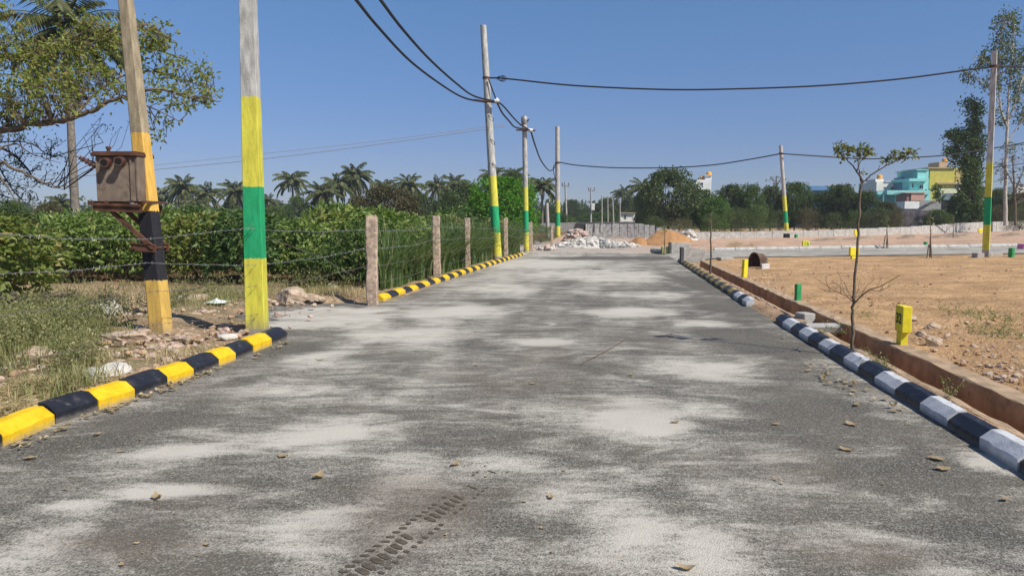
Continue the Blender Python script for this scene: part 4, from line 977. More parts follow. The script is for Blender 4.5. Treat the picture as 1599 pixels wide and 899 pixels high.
h3 = thing('house', 'cream house with an orange rooftop tank, left of the turquoise house', 'house', P(1385, 340, Yh+6))
bx(h3, 'wall', mCream, 1366.5, 1404, 284, 340, Yh+6, 8); bx(h3, 'stair_head', mCream, 1367, 1380, 279.5, 283.9, Yh+7, 4); bx(h3, 'roof', mCream, 1382, 1405, 282.9, 284, Yh+5.8, 8.4); tank(h3, 1373.5, 272.5, 279.4, 8, Yh+8, mOrTank)
window(h3, 1380.5, 1383.5, 292, 294, Yh+6); window(h3, 1391, 1396, 292, 296, Yh+6); bx(h3, 'parapet', mCream, 1396, 1404, 280.6, 282.8, Yh+6.1, .3)
h4 = thing('house', 'dark blue house squeezed between the cream and turquoise houses', 'house', P(1412, 340, Yh+3))
bx(h4, 'wall', mBlueW, 1404.6, 1419.4, 281, 340, Yh+3, 6); bx(h4, 'stair_head', mBlueW, 1407.5, 1415, 277, 280.9, Yh+4, 3); window(h4, 1412, 1414.5, 288, 293, Yh+3)
h5 = thing('house', 'small salmon pink flat-roofed room in front of the turquoise house', 'house', P(1430, 340, Yh-8))
bx(h5, 'wall', mPinkW, 1421, 1444, 301.5, 345, Yh-8, 4); bx(h5, 'side_wall', wmat('salmon_shaded_side', (.30, .15, .12)), 1414, 1420.8, 302.5, 345, Yh-7.8, 3.8); bx(h5, 'roof', mPinkW, 1413.5, 1445, 300.6, 301.5, Yh-8.2, 4.4)  # left side takes a darker salmon, its shade painted into the colour
h6 = thing('shed', 'low white walled shed below the salmon room', 'shed', P(1424, 340, Yh-14))
bx(h6, 'wall', mWW, 1412.5, 1436, 314.5, 326, Yh-14, 3); bx(h6, 'wall', mGreyW, 1436.2, 1470, 313, 326, Yh-13.6, 3, 'shed wall with its shade painted grey brown'); bx(h6, 'footing', mGreyW, 1412, 1470, 326.2, 350, Yh-13.8, 3)  # right wall's grey carries its shade in the colour
h7 = thing('house', 'white house with orange rooftop tanks rising behind the dark tree', 'house', P(1098, 340, 140))
bx(h7, 'wall', mWW, 1085.5, 1111, 280.5, 340, 140, 7); bx(h7, 'stair_head', mWW, 1101.6, 1111.4, 274.5, 280.4, 140.5, 4); tank(h7, 1107, 268, 274.4, 8, 142, mOrTank); tank(h7, 1096, 275.2, 280.4, 6.5, 142, mOrTank); window(h7, 1094, 1098, 285, 289, 140); bx(h7, 'roof', mCream, 1101, 1112, 273.6, 274.4, 140.2, 4.6)
h8 = thing('shed', 'bright blue sheet roofed shed among the trees left of the sapling', 'shed', P(1277, 340, 130))
bx(h8, 'wall', mBlueW, 1261, 1300, 297.5, 340, 130, 6); m = MB(); a = P(1259, 297.3, 129.5); b = P(1301, 297.3, 129.5); mid = P(1280, 290, 132)
m.add([tuple(a), tuple(b), (b.x, 133, mid.z), (a.x, 133, mid.z), (a.x, 136.5, a.z), (b.x, 136.5, b.z)], [(0, 1, 2, 3), (3, 2, 5, 4), (0, 3, 4), (1, 5, 2)]); m.build('roof', mBlueS, h8)
tank(h8, 1325, 287, 292, 6, 131, mDark)
h9 = thing('house', 'pale teal house at the far right edge behind the twigs', 'house', P(1590, 340, Yh))
bx(h9, 'wall', mTurq, 1573, 1640, 303, 345, Yh, 8); bx(h9, 'wall', mCream, 1588, 1640, 291, 302.9, Yh+.5, 7, 'upper cream wall'); window(h9, 1580, 1586, 308, 314, Yh); bx(h9, 'roof', mCream, 1572, 1640, 301.9, 303, Yh-.3, 1); window(h9, 1592, 1597, 294, 298, Yh+.5)
h10 = thing('hut', 'white hut glimpsed through shrubs left of the first fence post', 'hut', P(538, 345, 60)); bx(h10, 'wall', mWW, 532, 546, 335, 350, 60, 2); bx(h10, 'roof', mRust, 530, 548, 333.6, 334.9, 59.8, 2.4)
h11 = thing('house', 'pale house with reddish roof glimpsed left of the crossarm pole foot', 'house', P(720, 345, 90)); bx(h11, 'wall', mCream, 700, 750, 334, 350, 90, 5); bx(h11, 'roof', wmat('red_roof', (.35, .13, .09)), 698, 752, 331.5, 333.9, 89.6, 6)
h12 = thing('house', 'pale walls glimpsed between the far trees above the slab wall', 'house', P(985, 345, 130)); bx(h12, 'wall', mCream, 968, 992, 333, 350, 136, 6); window(h12, 975, 978, 336, 341, 136); bx(h12, 'roof', mTanW, 967, 993, 331.8, 332.9, 135.6, 7)
# ------------------------------------------------------------------ vegetation builders
def crown_tree(seed, nclump=22, per=260, leafL=.035, leafW=.02, cr=.42, zb=.25, trunk_r=.03, trunk_h=.3, name='broadleaf_tree', lmat=None, bmat=None, twigs=True, spread=.30, holes=1.0, axial=1.0):
    """unit-height tree at the origin: trunk with limbs, crown of leaf clumps"""
    rg = np.random.default_rng(seed); root = thing(name, '', '', (0, 0, 0)); tm = MB(); cm = MB()
    fork = Vector((rg.normal()*.02, rg.normal()*.02, trunk_h))
    tm.tube([(0, 0, -.03), (rg.normal()*.01, 0, trunk_h*.5), fork], [trunk_r*1.15, trunk_r*.9, trunk_r*.75], 8)
    for i in range(nclump):
        an = i*2.399+rg.uniform(-.4, .4); hz = (i+.5)/nclump
        z = zb+(1-zb)*(.08+.86*hz); prof = math.sin(math.pi*min(1, .18+.80*hz))**.6
        rr = cr*prof*math.sqrt(rg.uniform(.25, 1.0))*axial
        c = np.array([math.cos(an)*rr, math.sin(an)*rr, z]); cr_ = cr*spread*rg.uniform(.7, 1.35)
        c[2] = min(c[2], .98-cr_*.7)
        mid = fork.lerp(Vector(c), .5)+Vector((rg.normal()*.03, rg.normal()*.03, -.03))
        tm.tube([fork, mid, Vector(c)], [trunk_r*.42, trunk_r*.26, trunk_r*.10], 5, 0, False)
        n = int(per*rg.uniform(.6, 1.4)*holes); d = rg.normal(size=(n, 3)); d /= np.linalg.norm(d, axis=1)[:, None]
        rad = cr_*rg.uniform(.35, 1.08, n)**.6
        wob = 1+.35*np.sin(d[:, 0]*5+i)*np.cos(d[:, 1]*4+i*2)
        pos = c+d*(rad*wob)[:, None]*np.array([1.15, 1.15, .8])
        cm.leaves(pos, leafL, leafW, rg, 0, .25, d*.7)
        if twigs:
            for k in range(5):
                e = pos[rg.integers(0, n)]; tm.tube([Vector(c), Vector(e)], [trunk_r*.09, trunk_r*.04], 3, 0, False)
    tm.build('trunk', bmat or mBark, root); cm.build('crown', lmat or mMidLeaf, root); return root
class Proto:
    def __init__(s, roots): s.r = roots; s.used = [False]*len(roots)
    def put(s, i, loc, sc_, rz, label, cat, group, swaps=None):
        i %= len(s.r)
        if not s.used[i]: o = s.r[i]; s.used[i] = True; s.base = getattr(s, 'base', {}); 
        else: o = copy_tree(s.r[i]); 
        o.location = loc; o.scale = sc_ if hasattr(sc_, '__len__') else (sc_,)*3; o.rotation_euler = (0, 0, rz)
        tag(o, label, cat, group); s.last = o
        s.pend = getattr(s, 'pend', []); s.pend.append((o, swaps))
        return o
    def done(s):
        for o, sw in s.pend:
            if sw: recolour(o, sw)
rg = np.random.default_rng(99)
# orchard bushes
orch_p = Proto([crown_tree(200+i, 30, 72, .085, .050, .52, .20, .020, .17, 'orchard_bush', mGuava, mBark, True, .27) for i in range(4)])
mGuava2 = leafmat('orchard_leaf_yellowing', (.12, .17, .03), (.24, .28, .07), (.36, .30, .12), .35); mGuava3 = leafmat('orchard_leaf_deep', (.045, .10, .025), (.11, .18, .05), (.20, .26, .09), .35)
OL = 'leafy green bush standing in the dense orchard rows behind the fence wire'
cnt = 0
for r_ in range(7):
    Yr_ = 18.6+2.3*r_
    x = -.80*Yr_-1
    while x < -5.9+.13*Yr_:
        y = Yr_+rg.uniform(-.5, .5); s_ = rg.uniform(1.40, 1.80)*(1+.006*r_)
        s_ *= rg.uniform(.74, 1.16)
        if rg.random() > .06 or r_ > 2: orch_p.put(int(rg.integers(0, 4)), (x, y, float(Hs(x, y))), (s_*rg.uniform(1.0, 1.3), s_*rg.uniform(1, 1.2), s_), rg.uniform(0, 6.28), OL, 'bush', 'orchard bushes in rows', (None, None, {'orchard_leaf': mGuava2}, {'orchard_leaf': mGuava3})[int(rg.integers(0, 4))])
        x += rg.uniform(1.35, 1.8); cnt += 1
for i, (u_, y_) in enumerate([(-5.7, 16.6), (-6.0, 18.4), (-5.6, 20.0), (-5.8, 22.0), (-5.5, 24.2), (-5.6, 26.6), (-5.4, 29.0), (-5.3, 31.5), (-5.2, 34.0)]):
    orch_p.put(i, (u_+.13*y_, y_, .05), (1.25, 1.3, rg.uniform(1.2, 1.65)), i*1.3, 'scrubby climbing shrub tangled in the reeds behind the fence posts', 'bush', 'scrubby shrubs along the fence', {'orchard_leaf': (mMidLeaf, mGuava3, mWeed)[i % 3]})
c = G(28, 500); orch_p.put(1, (-8.9, 12.4, .05), (2.2, 2.1, 1.72), 1.0, 'large nearer green bush at the left edge in front of the orchard rows', 'bush', None, {'orchard_leaf': mGuava2})
orch_p.put(2, (-10.4, 13.4, .05), (1.7, 1.7, 1.65), 2.0, 'bush at the very left edge, just behind the large nearer bush', 'bush', None)
c = G(488, 455); orch_p.put(3, (c.x, c.y+1.2, .0), (1.25, 1.2, .95), 2.6, 'low dark green shrub on the verge left of the first fence post', 'bush', None, {'orchard_leaf': mMidLeaf})
orch_p.done()
# far trees
tree_p = Proto([crown_tree(300+i, 34+4*i, 270, .042, .026, .47, .10, .02, .16, 'broadleaf_tree', mDarkLeaf, mBarkD, True, .26) for i in range(5)])
bush_p = Proto([crown_tree(400+i, 26, 150, .032, .018, .5, .05, .012, .08, 'scrub_bush', mOlive, mBark, True, .30) for i in range(3)])
def place_tree(pr, i, px, Y, pyt, wpx, label, group=None, swaps=None, pyb=None, wf=1.0):
    b = P(px, 343, Y); z = float(Hs(b.x, b.y)); t = P(px, pyt, Y).z; h = t-z; wd = wpx*Y/F
    return pr.put(i, (b.x, Y, z-.05), (wd*wf, wd*wf, h*1.02), (i*1.7+px*.37) % 6.28, label, 'tree' if pr is tree_p else 'bush', group, swaps)
mMidBright = leafmat('fresh_green_leaf', (.05, .12, .02), (.11, .20, .035), (.15, .24, .05), .35)
DK = {'dark_leaf': mDarkLeaf}; MD = {'dark_leaf': mMidLeaf}; BR = {'dark_leaf': mBright}; OV = {'dark_leaf': mOlive}
G1 = 'trees behind the low wall'
for a in [(0, 1044, 72, 263, 96, 'big dense dark tree left of the white house, tallest above the sand heap', G1, None), (1, 1010, 78, 292, 38, 'dark tree peeping out left of the big dense dark tree', G1, None),
          (2, 1095, 74, 296, 48, 'dark tree filling the gap below the white house', G1, MD), (3, 1116, 71, 308, 60, 'bright green low tree in front of the dark trees below the white house', G1, {'dark_leaf': mMidBright}),
          (4, 1142, 78, 289, 56, 'dark tree just right of the white house', G1, None), (0, 1172, 76, 288, 50, 'second dark tree right of the white house', G1, MD), (1, 1203, 78, 290, 44, 'dark tree just left of the thin leaning pole', G1, None),
          (2, 1240, 77, 285, 50, 'mid green tree directly behind the thin leaning pole', G1, MD), (3, 1275, 74, 301, 46, 'dark tree below the blue sheet roof', G1, None), (4, 1312, 74, 289, 58, 'broad dark tree immediately left of the sapling stem', G1, None),
          (0, 1350, 73, 298, 50, 'broad dark tree immediately right of the sapling stem', G1, None), (1, 1386, 72, 315, 40, 'olive tinged tree in front of the cream house', G1, OV), (2, 1464, 70, 327, 40, 'low green tree in front of the grey rubble wall', G1, MD),
          (3, 1500, 72, 300, 44, 'dark tree at the foot of the narrow creeper-covered tree', G1, None), (4, 1556, 76, 296, 44, 'dark tree behind the tall plot pole', G1, None), (1, 1592, 74, 300, 40, 'olive tree at the right edge behind the low wall', G1, OV)]:
    place_tree(tree_p, *a)
G2 = 'trees beyond the orchard'
for a in [(3, 604, 52, 290, 100, 'broad brown-green tree behind the first two fence posts', G2, OV), (0, 560, 60, 305, 46, 'olive tree just left of the broad brown-green tree', G2, OV), (2, 783, 46, 277, 112, 'bright green round tree behind the crossarm pole', G2, BR), (4, 742, 52, 312, 46, 'bright green lower tree left of the round bright green tree', G2, BR),
          (1, 700, 66, 300, 56, 'dark tree left of the bright green trees', G2, None), (0, 660, 70, 303, 44, 'dark tree right of the broad brown-green tree', G2, None), (3, 800, 72, 267, 46, 'dark tree top rising behind the round bright green tree', G2, None), (4, 730, 72, 287, 60, 'tall dark tree between the palms left of the crossarm pole', G2, None),
          (2, 465, 100, 307, 42, 'pale round tree under the lone tall palm', G2, {'dark_leaf': mMidLeaf}), (1, 510, 70, 318, 48, 'dark tree left of the olive tree', G2, MD), (0, 430, 80, 322, 46, 'dark tree right of the banded near pole', G2, MD), (2, 350, 80, 326, 60, 'dark low tree between the two near poles, right side', G2, MD),
          (3, 300, 80, 328, 60, 'dark low tree between the two near poles, left side', G2, MD), (4, 80, 50, 318, 60, 'olive tree behind the orchard at the left', G2, OV), (0, 20, 56, 312, 60, 'green tree behind the orchard at the left edge', G2, MD), (1, 150, 56, 322, 50, 'mid green tree behind the transformer', G2, MD), (3, 220, 60, 326, 50, 'mid green tree just right of the transformer bracket', G2, MD),
          (2, 893, 150, 312, 30, 'cone shaped dark far tree beside the left crossarm pole', G2, None), (4, 915, 150, 326, 40, 'low far tree between the two crossarm poles', G2, None), (0, 950, 140, 309, 46, 'dark far tree behind the leftmost bare poles', G2, None), (1, 985, 140, 307, 40, 'dark far tree behind the rightmost bare pole', G2, None), (2, 860, 110, 322, 40, 'dark tree behind the rubble pole', G2, None), (3, 935, 120, 331, 60, 'low tree line clump just above the compound wall', G2, MD), (0, 875, 100, 334, 50, 'green low clump at the left end of the compound wall', G2, MD)]:
    place_tree(tree_p, *a)
tree_p.done()
G3 = 'scrub bushes along the low wall'
for i, (px, Y, pyt, w_) in enumerate([(1150, 66, 322, 44), (1186, 67, 318, 40), (1216, 68, 326, 30), (1262, 68, 322, 40), (1302, 68, 330, 36), (1338, 68, 326, 36), (1372, 67, 322, 44), (1400, 66, 326, 30), (1440, 68, 336, 30), (1476, 66, 334, 34), (1516, 66, 322, 40), (1560, 66, 318, 40), (1592, 66, 312, 36), (1112, 65, 332, 40), (1022, 66, 336, 36), (1062, 64, 340, 50)]):
    place_tree(bush_p, i, px, Y, pyt, w_, 'dense grey-green scrub bush in the thicket behind the long low white wall', G3, {'olive_leaf': (mDarkLeaf, mMidLeaf, mDarkLeaf, mOlive)[i % 4]})
G4 = 'scrub at the far end of the fence'
for i, (px, Y, pyt, w_) in enumerate([(815, 46, 345, 40), (845, 50, 350, 36), (800, 42, 342, 40), (858, 56, 352, 26), (770, 40, 338, 50), (740, 38, 336, 40)]):
    place_tree(bush_p, i, px, Y, pyt, w_, 'green scrub bush growing beyond the last fence posts', G4, {'olive_leaf': mMidLeaf})
c = G(1150, 389); place_tree(bush_p, 1, 1150, c.y, 376, 32, 'dry brown bush on the pink ground beyond the side road', None, {'olive_leaf': mStraw})
c = G(1178, 388); place_tree(bush_p, 2, 1174, c.y, 378, 14, 'tiny leafless bush right of the dry brown bush', None, {'olive_leaf': mStraw})
bush_p.done()
# ------------------------------------------------------------------ palms
def palm(seed, h, Rr, nf, nl, tr, lw=.05, bend=.03, hang=1.0):
    rg = np.random.default_rng(seed); root = thing('coconut_palm', '', '', (0, 0, 0)); m = MB(); K = 14; pts = []; rad = []
    bx_, by2 = rg.normal()*bend*h, rg.normal()*bend*h
    for i in range(K+1):
        f = i/K; pts.append((bx_*f*f, by2*f*f, h*f-.1)); rad.append(tr*(1.25-.55*f)*(1+.04*(i % 2)))
    m.tube(pts, rad, 9); m.build('trunk', mPalmT, root); top = Vector(pts[-1]); cm = MB()
    for k in range(nf):
        az = k*2.399+rg.uniform(-.2, .2); e = math.radians(84-138*(k/nf)**.9*hang+rg.normal()*7); L = Rr*rg.uniform(.85, 1.1)*(1 if k > 3 else .75)
        S = 12; p = top.copy(); path = [p.copy()]; el = e
        for i in range(S):
            d = Vector((math.cos(az)*math.cos(el), math.sin(az)*math.cos(el), math.sin(el))); p = p+d*L/S; path.append(p.copy()); el -= .045+.085*(i/S)+max(0, math.cos(el))*.035
        cm.tube(path, [.035*Rr/3*(1-.8*i/S) for i in range(S+1)], 3, 0, False)
        pos = []; ax = []; ln = []
        for i in range(nl):
            f = .12+.88*i/(nl-1); q_ = f*S; a = min(int(q_), S-1); pp = path[a].lerp(path[a+1], q_-a); t = (path[a+1]-path[a]).normalized()
            sdv = t.cross(Vector((0, 0, 1))); sdv = sdv.normalized() if sdv.length > .05 else Vector((1, 0, 0))
            for sgn in (-1, 1):
                dr = (sdv*sgn*.75+t*.55+Vector((0, 0, -.55-.3*rg.random()))).normalized(); pos.append(pp); ax.append(dr); ln.append(L*.24*math.sin(math.pi*(.12+.80*f))**.6*rg.uniform(.8, 1.1))
        pos = np.array(pos); ax = np.array(ax); ln = np.array(ln)[:, None]; N = len(pos)
        up = np.array([0, 0, 1.]); sd2 = np.cross(ax, up); sd2 /= np.linalg.norm(sd2, axis=1)[:, None]+1e-6
        wv = sd2*lw*.5+np.cross(sd2, ax)*lw*.25*rg.choice([-1, 1], N)[:, None]
        mid = pos+ax*ln*.5; tip = pos+ax*ln+np.array([0, 0, -.12])*ln
        v = np.stack([pos, mid+wv, tip, mid-wv], 1).reshape(-1, 3); cm.add(v, np.arange(N*4).reshape(N, 4))
    cm.build('fronds', mPalmL, root)
    nm = MB()
    for k in range(9):
        an = k*2.4; c = top+Vector((math.cos(an)*.25*tr/.15, math.sin(an)*.25*tr/.15, -.25-.1*(k % 3))); nm.tube([c, c+Vector((0, 0, -.12)), c+Vector((0, 0, -.24))], [.06, .13, .06], 6)
    nm.build('coconut_cluster', mOlive, root); return root
np_ = palm(1, 9.3, 3.0, 30, 44, .15, .055, .004); b = P(118, 343, 30); np_.location = (b.x, 30, 0)
np_.rotation_euler = (0, 0, 0); tag(np_, 'nearest tall coconut palm, its trunk rising behind the transformer at the left', 'palm')
palm_p = Proto([palm(20+i, 8.0, [3, 2.8, 3.2, 3.0, 2.7, 3.1][i], [30, 24, 34, 26, 36, 28][i], 28, .17, .15, .03, [1, .85, 1.12, .92, 1.05, .78][i]) for i in range(6)])
PL = [(285, 292, 24, 110, 'palm with drooping crown just right of the leaning pole'), (328, 303, 21, 108, 'shorter palm midway between the two near poles'), (366, 299, 22, 112, 'palm touching the left side of the banded near pole'), (250, 306, 17, 120, 'palm half hidden behind the leaning pole'),
      (95, 318, 20, 95, 'palm showing low behind the orchard at the far left'), (457, 282, 21, 118, 'lone slender palm standing above the pale round tree'), (418, 313, 14, 140, 'small palm just right of the banded near pole'), (440, 322, 10, 170, 'tiny palm below the lone slender palm'),
      (502, 302, 22, 100, 'wide palm right of the pale round tree'), (526, 288, 22, 105, 'dark palm behind the wide palm'), (556, 273, 24, 108, 'tallest palm of the middle cluster above the brown-green tree'), (600, 292, 17, 125, 'palm tip above the brown-green tree'), (640, 289, 22, 108, 'palm above the second fence post gap'), (687, 291, 20, 112, 'palm above the second fence post'),
      (712, 287, 19, 118, 'palm crown right of the second fence post'), (768, 274, 18, 125, 'palm crown poking up left behind the crossarm pole'), (775+30, 276, 19, 125, 'palm crown poking up just left of the slim capped pole'), (847, 291, 20, 100, 'palm between the slim capped pole and the rubble pole'), (1006, 293, 20, 120, 'palm at the left edge of the big dense dark tree'), (975, 302, 15, 150, 'far palm above the compound wall'), (1303, 298, 12, 150, 'small far palm left of the sapling crown'), (1262, 303, 10, 170, 'tiny far palm by the blue sheet roof'), (1530, 300, 12, 150, 'far palm behind the tall plot pole'), (310, 322, 18, 100, 'low palm under the palms between the two near poles')]
for i, (px, py, rp, Y, lb) in enumerate(PL):
    c = P(px, py, Y); s_ = rp*Y/F/1.95; 
    o = palm_p.put(i, (c.x, Y, c.z-8.0*s_*1.0), (s_, s_, s_), (i*2.1) % 6.28, lb, 'palm', 'coconut palms on the skyline')
    # trunks reach the ground: stretch the palm vertically where it stands tall
    zt = c.z; ch = [k for k in o.children if k.name.startswith('trunk')][0]
    need = zt/(8.0*s_)
    if need > 1: ch.scale = (1, 1, need); ch.location = (0, 0, 8.0*(1-need))
    else: pass
# ------------------------------------------------------------------ trees shaped after the photograph's limbs
def guided(name, label, cat, Y, limbs, clumps, lmat, bmat, leafL, leafW, per, twr, seed, depth=1.0, ground=None, group=None, leafr=.5, droop=.2, tuft=.10, trunkpart='trunk'):
    """limbs: list of [(px,py,dY,r_m)...]; clumps: (px,py,rx,ry,n_twigs,dY); per = leaves per twig"""
    rg = np.random.default_rng(seed); 
    base = P(limbs[0][0][0], limbs[0][0][1], Y+limbs[0][0][2]); root = thing(name, label, cat, base if ground is None else ground, group)
    tm = MB(); cm = MB(); nodes = []
    for lb in limbs:
        pts = [P(a, b, Y+c) for a, b, c, r in lb]; rad = [r for *_, r in lb]; o = []; rr = []
        ex = [pts[0]*2-pts[1]]+pts+[pts[-1]*2-pts[-2]]
        for i in range(1, len(ex)-2):
            for k in range(6):
                t = k/6; a, b, c, d = ex[i-1], ex[i], ex[i+1], ex[i+2]
                o.append(.5*((2*b)+(c-a)*t+(2*a-5*b+4*c-d)*t*t+(3*b-a-3*c+d)*t**3)); rr.append(rad[i-1]+(rad[i]-rad[i-1])*t)
        o.append(pts[-1]); rr.append(rad[-1])
        wob = rad[0]*.5
        o = [p+Vector(rg.normal(size=3))*min(wob, .03)*.5 if 0 < i < len(o)-1 else p for i, p in enumerate(o)]
        tm.tube(o, rr, 8 if rad[0] > .03 else 5); nodes += o
    ND = np.array([tuple(p) for p in nodes])
    LP = []; LA = []
    for (px, py, rx, ry, n, dY) in clumps:
        s_ = Y/F
        for _ in range(n):
            while True:
                a, b = rg.uniform(-1, 1, 2)
                if a*a+b*b < 1: break
            yy = Y+dY+rg.normal()*max(rx, ry)*s_*.55*depth
            e = P(px+a*rx, py+b*ry, yy)
            ds = np.linalg.norm(ND-np.array(e), axis=1); st = Vector(ND[int(np.argmin(ds+rg.uniform(0, .15*ds.mean(), len(ds))))])
            mid = st.lerp(e, .5)+Vector(rg.normal(size=3))*(e-st).length*.12
            m2 = st.lerp(e, .8)+Vector(rg.normal(size=3))*(e-st).length*.08
            tm.tube([st, mid, m2, e], [twr*2.2, twr*1.5, twr, twr*.6], 3, 0, False)
            if per > 0:
                k = rg.poisson(per); t = rg.random(k)**leafr
                for f in t:
                    base_ = m2.lerp(e, f) if f > .3 else mid.lerp(m2, f/.3)
                    LP.append(np.array(base_)+rg.normal(size=3)*tuft*.5); LA.append(np.array((e-m2).normalized())*.6+rg.normal(size=3)*.5)
    tm.build(trunkpart, bmat, root)
    if LP: cm.leaves(np.array(LP), leafL, leafW, rg, 0, droop, np.array(LA)); cm.build('crown', lmat, root)
    return root
# big spreading tree, its trunk just outside the left edge
guided('spreading_tree', 'large spreading leafy tree reaching in from the left above the transformer', 'tree', 12.5,
  [[(-170, 480, 0, 0.300), (-165, 330, 0, 0.260), (-140, 240, 0, 0.220), (-60, 212, 0, 0.094), (0, 203, 0, 0.061), (62, 193, -.2, 0.050), (110, 186, -.4, 0.043), (150, 170, -.5, 0.036), (190, 152, -.6, 0.025), (240, 140, -.6, 0.020), (300, 150, -.7, 0.013), (345, 158, -.8, 0.006)],
   [(-150, 270, 0, 0.180), (-120, 120, .4, 0.086), (-40, 95, .5, 0.065), (30, 90, .5, 0.050), (75, 78, .5, 0.043), (110, 62, .4, 0.032), (165, 50, .3, 0.022), (230, 38, .2, 0.014), (265, 60, 0, 0.009)],
   [(75, 78, .5, 0.036), (130, 62, .6, 0.029), (190, 70, .5, 0.022), (250, 80, .4, 0.014), (300, 98, .3, 0.007)],
   [(110, 186, -.4, 0.025), (170, 130, .0, 0.018), (230, 112, .2, 0.013), (290, 125, .1, 0.009), (335, 145, 0, 0.004)],
   [(-145, 250, 0, 0.101), (-90, 225, -.4, 0.050), (-20, 245, -.6, 0.032), (30, 268, -.7, 0.022), (70, 288, -.8, 0.014), (118, 291, -.8, 0.006)],
   [(-20, 245, -.6, 0.025), (20, 225, -.5, 0.014), (50, 240, -.5, 0.009), (95, 255, -.4, 0.004)],
   [(-20, 245, -.6, 0.022), (10, 290, -.8, 0.012), (30, 320, -.8, 0.006)],
   [(190, 152, -.6, 0.022), (240, 170, -.6, 0.011), (280, 190, -.7, 0.006)]],
  [(35, 105, 60, 45, 90, 0), (20, 60, 40, 30, 40, .3), (100, 95, 50, 35, 62, .2), (150, 60, 55, 30, 66, .2), (215, 55, 55, 28, 70, .1), (120, 30, 40, 14, 14, .2), (60, 140, 65, 32, 90, -.2), (140, 135, 60, 30, 46, -.2), (245, 95, 45, 40, 44, 0), (290, 120, 42, 35, 36, 0), (265, 165, 45, 24, 26, -.4), (325, 150, 20, 14, 15, -.5), (210, 140, 40, 20, 20, -.5), (60, 175, 70, 16, 30, -.3), (245, 205, 16, 14, 6, -.5), (10, 15, 20, 12, 10, .3), (0, 170, 40, 25, 30, 0)],
  mRain, mBark, .085, .050, 7.5, .0042, 51, .8, droop=.1, tuft=.11, leafr=.35)
guided('drooping_branches', 'half bare dark drooping branches at the left edge under the spreading tree', 'tree', 14.0,
  [[(-180, 470, 0, 0.132), (-150, 330, 0, 0.108), (-90, 250, 0, 0.048), (-20, 225, 0, 0.027), (30, 250, 0, 0.018), (62, 285, 0, 0.011), (100, 296, 0, 0.005)], [(-20, 225, 0, 0.018), (15, 290, 0, 0.012), (40, 318, 0, 0.005)], [(-20, 225, 0, 0.018), (40, 222, .2, 0.011), (80, 245, .2, 0.005)], [(-90, 250, 0, 0.024), (-30, 290, 0, 0.018), (20, 310, 0, 0.007), (60, 312, 0, 0.004)]],
  [(15, 230, 55, 35, 60, 0), (35, 270, 55, 30, 60, 0), (15, 300, 40, 20, 30, 0), (90, 240, 30, 30, 18, 0), (180, 190, 30, 20, 10, -1)], mDarkLeaf, mBarkD, .06, .028, 3.2, .0045, 52, .6, droop=.5)
# saplings
c = G(1331, 548)
guided('sapling', 'slender leafy-topped sapling with bare lower twigs standing between the right kerb and the drain', 'young tree', c.y,
  [[(1330, 550, 0, .020), (1331, 505, 0, .019), (1333, 465, 0, .017), (1337, 410, 0, .016), (1341, 345, 0, .014), (1343, 305, 0, .013), (1347, 282, 0, .012)],
   [(1347, 282, 0, .011), (1338, 268, .0, .009), (1325, 252, .05, .007), (1312, 240, .1, .005), (1303, 230, .1, .003)], [(1338, 268, 0, .007), (1344, 252, -.05, .005), (1357, 240, -.1, .003)], [(1344, 284, 0, .008), (1341, 262, .1, .006), (1337, 240, .15, .003)],
   [(1346, 286, 0, .010), (1362, 272, -.05, .008), (1382, 260, -.1, .007), (1400, 251, -.12, .005), (1425, 239, -.15, .003)], [(1382, 260, -.1, .005), (1388, 248, -.1, .004), (1394, 240, -.1, .003)], [(1370, 268, -.1, .004), (1374, 258, -.1, .003)]],
  [(1316, 232, 18, 8, 17, .1), (1340, 238, 18, 10, 14, 0), (1356, 236, 12, 8, 7, -.1), (1312, 242, 10, 8, 4, .1), (1400, 244, 14, 6, 10, -.1), (1420, 240, 10, 5, 9, -.15), (1385, 248, 8, 7, 4, -.1), (1350, 268, 3, 4, 1, 0)],
  mSapl, mBark, .060, .034, 5, .0016, 61, .8, tuft=.035, leafr=.4)
tw = [[(1333, 474, 0, .010), (1345, 462, -.1, .008), (1358, 452, -.2, .006), (1375, 447, -.3, .005), (1405, 430, -.5, .003)], [(1333, 472, 0, .008), (1322, 462, -.1, .006), (1305, 455, -.2, .004), (1288, 444, -.3, .003), (1270, 432, -.4, .002)], [(1345, 462, -.1, .006), (1352, 448, 0, .004), (1366, 436, .1, .003)],
      [(1322, 462, -.1, .004), (1310, 446, 0, .003), (1298, 438, .1, .002)], [(1333, 470, 0, .006), (1326, 458, .1, .004), (1318, 440, .2, .002)], [(1358, 452, -.2, .004), (1372, 455, -.2, .003), (1390, 447, -.3, .002)], [(1334, 468, 0, .005), (1340, 452, .1, .003), (1342, 438, .2, .002)], [(1305, 455, -.2, .003), (1290, 455, -.2, .002), (1276, 448, -.2, .0015)]]
s_root = [o for o in sc.objects if o.name == 'sapling'][0]
m = MB()
for lb in tw:
    pts = [P(a, b, c.y+d) for a, b, d, r in lb]; m.tube(pts, [r for *_, r in lb], 5)
    for _ in range(5):
        i = int(rg.integers(0, len(pts)-1)); p = pts[i].lerp(pts[i+1], rg.random()); m.tube([p, p+Vector((rg.normal()*.07, rg.normal()*.07, abs(rg.normal())*.10))], [.0025, .001], 3, 0, False)
m.build('bare_twigs', mTwig, s_root)
c = G(1109, 431)
guided('sapling', 'bare pole-thin sapling stem near the white kerb end, in front of the culvert walls', 'young tree', c.y, [[(1109, 431, 0, .030), (1110, 395, 0, .026), (1110, 355, 0, .018), (1110, 332, 0, .008)]], [(1110, 342, 6, 10, 7, 0)], mSapl, mBark, .05, .03, 1.5, .002, 62, ground=c)
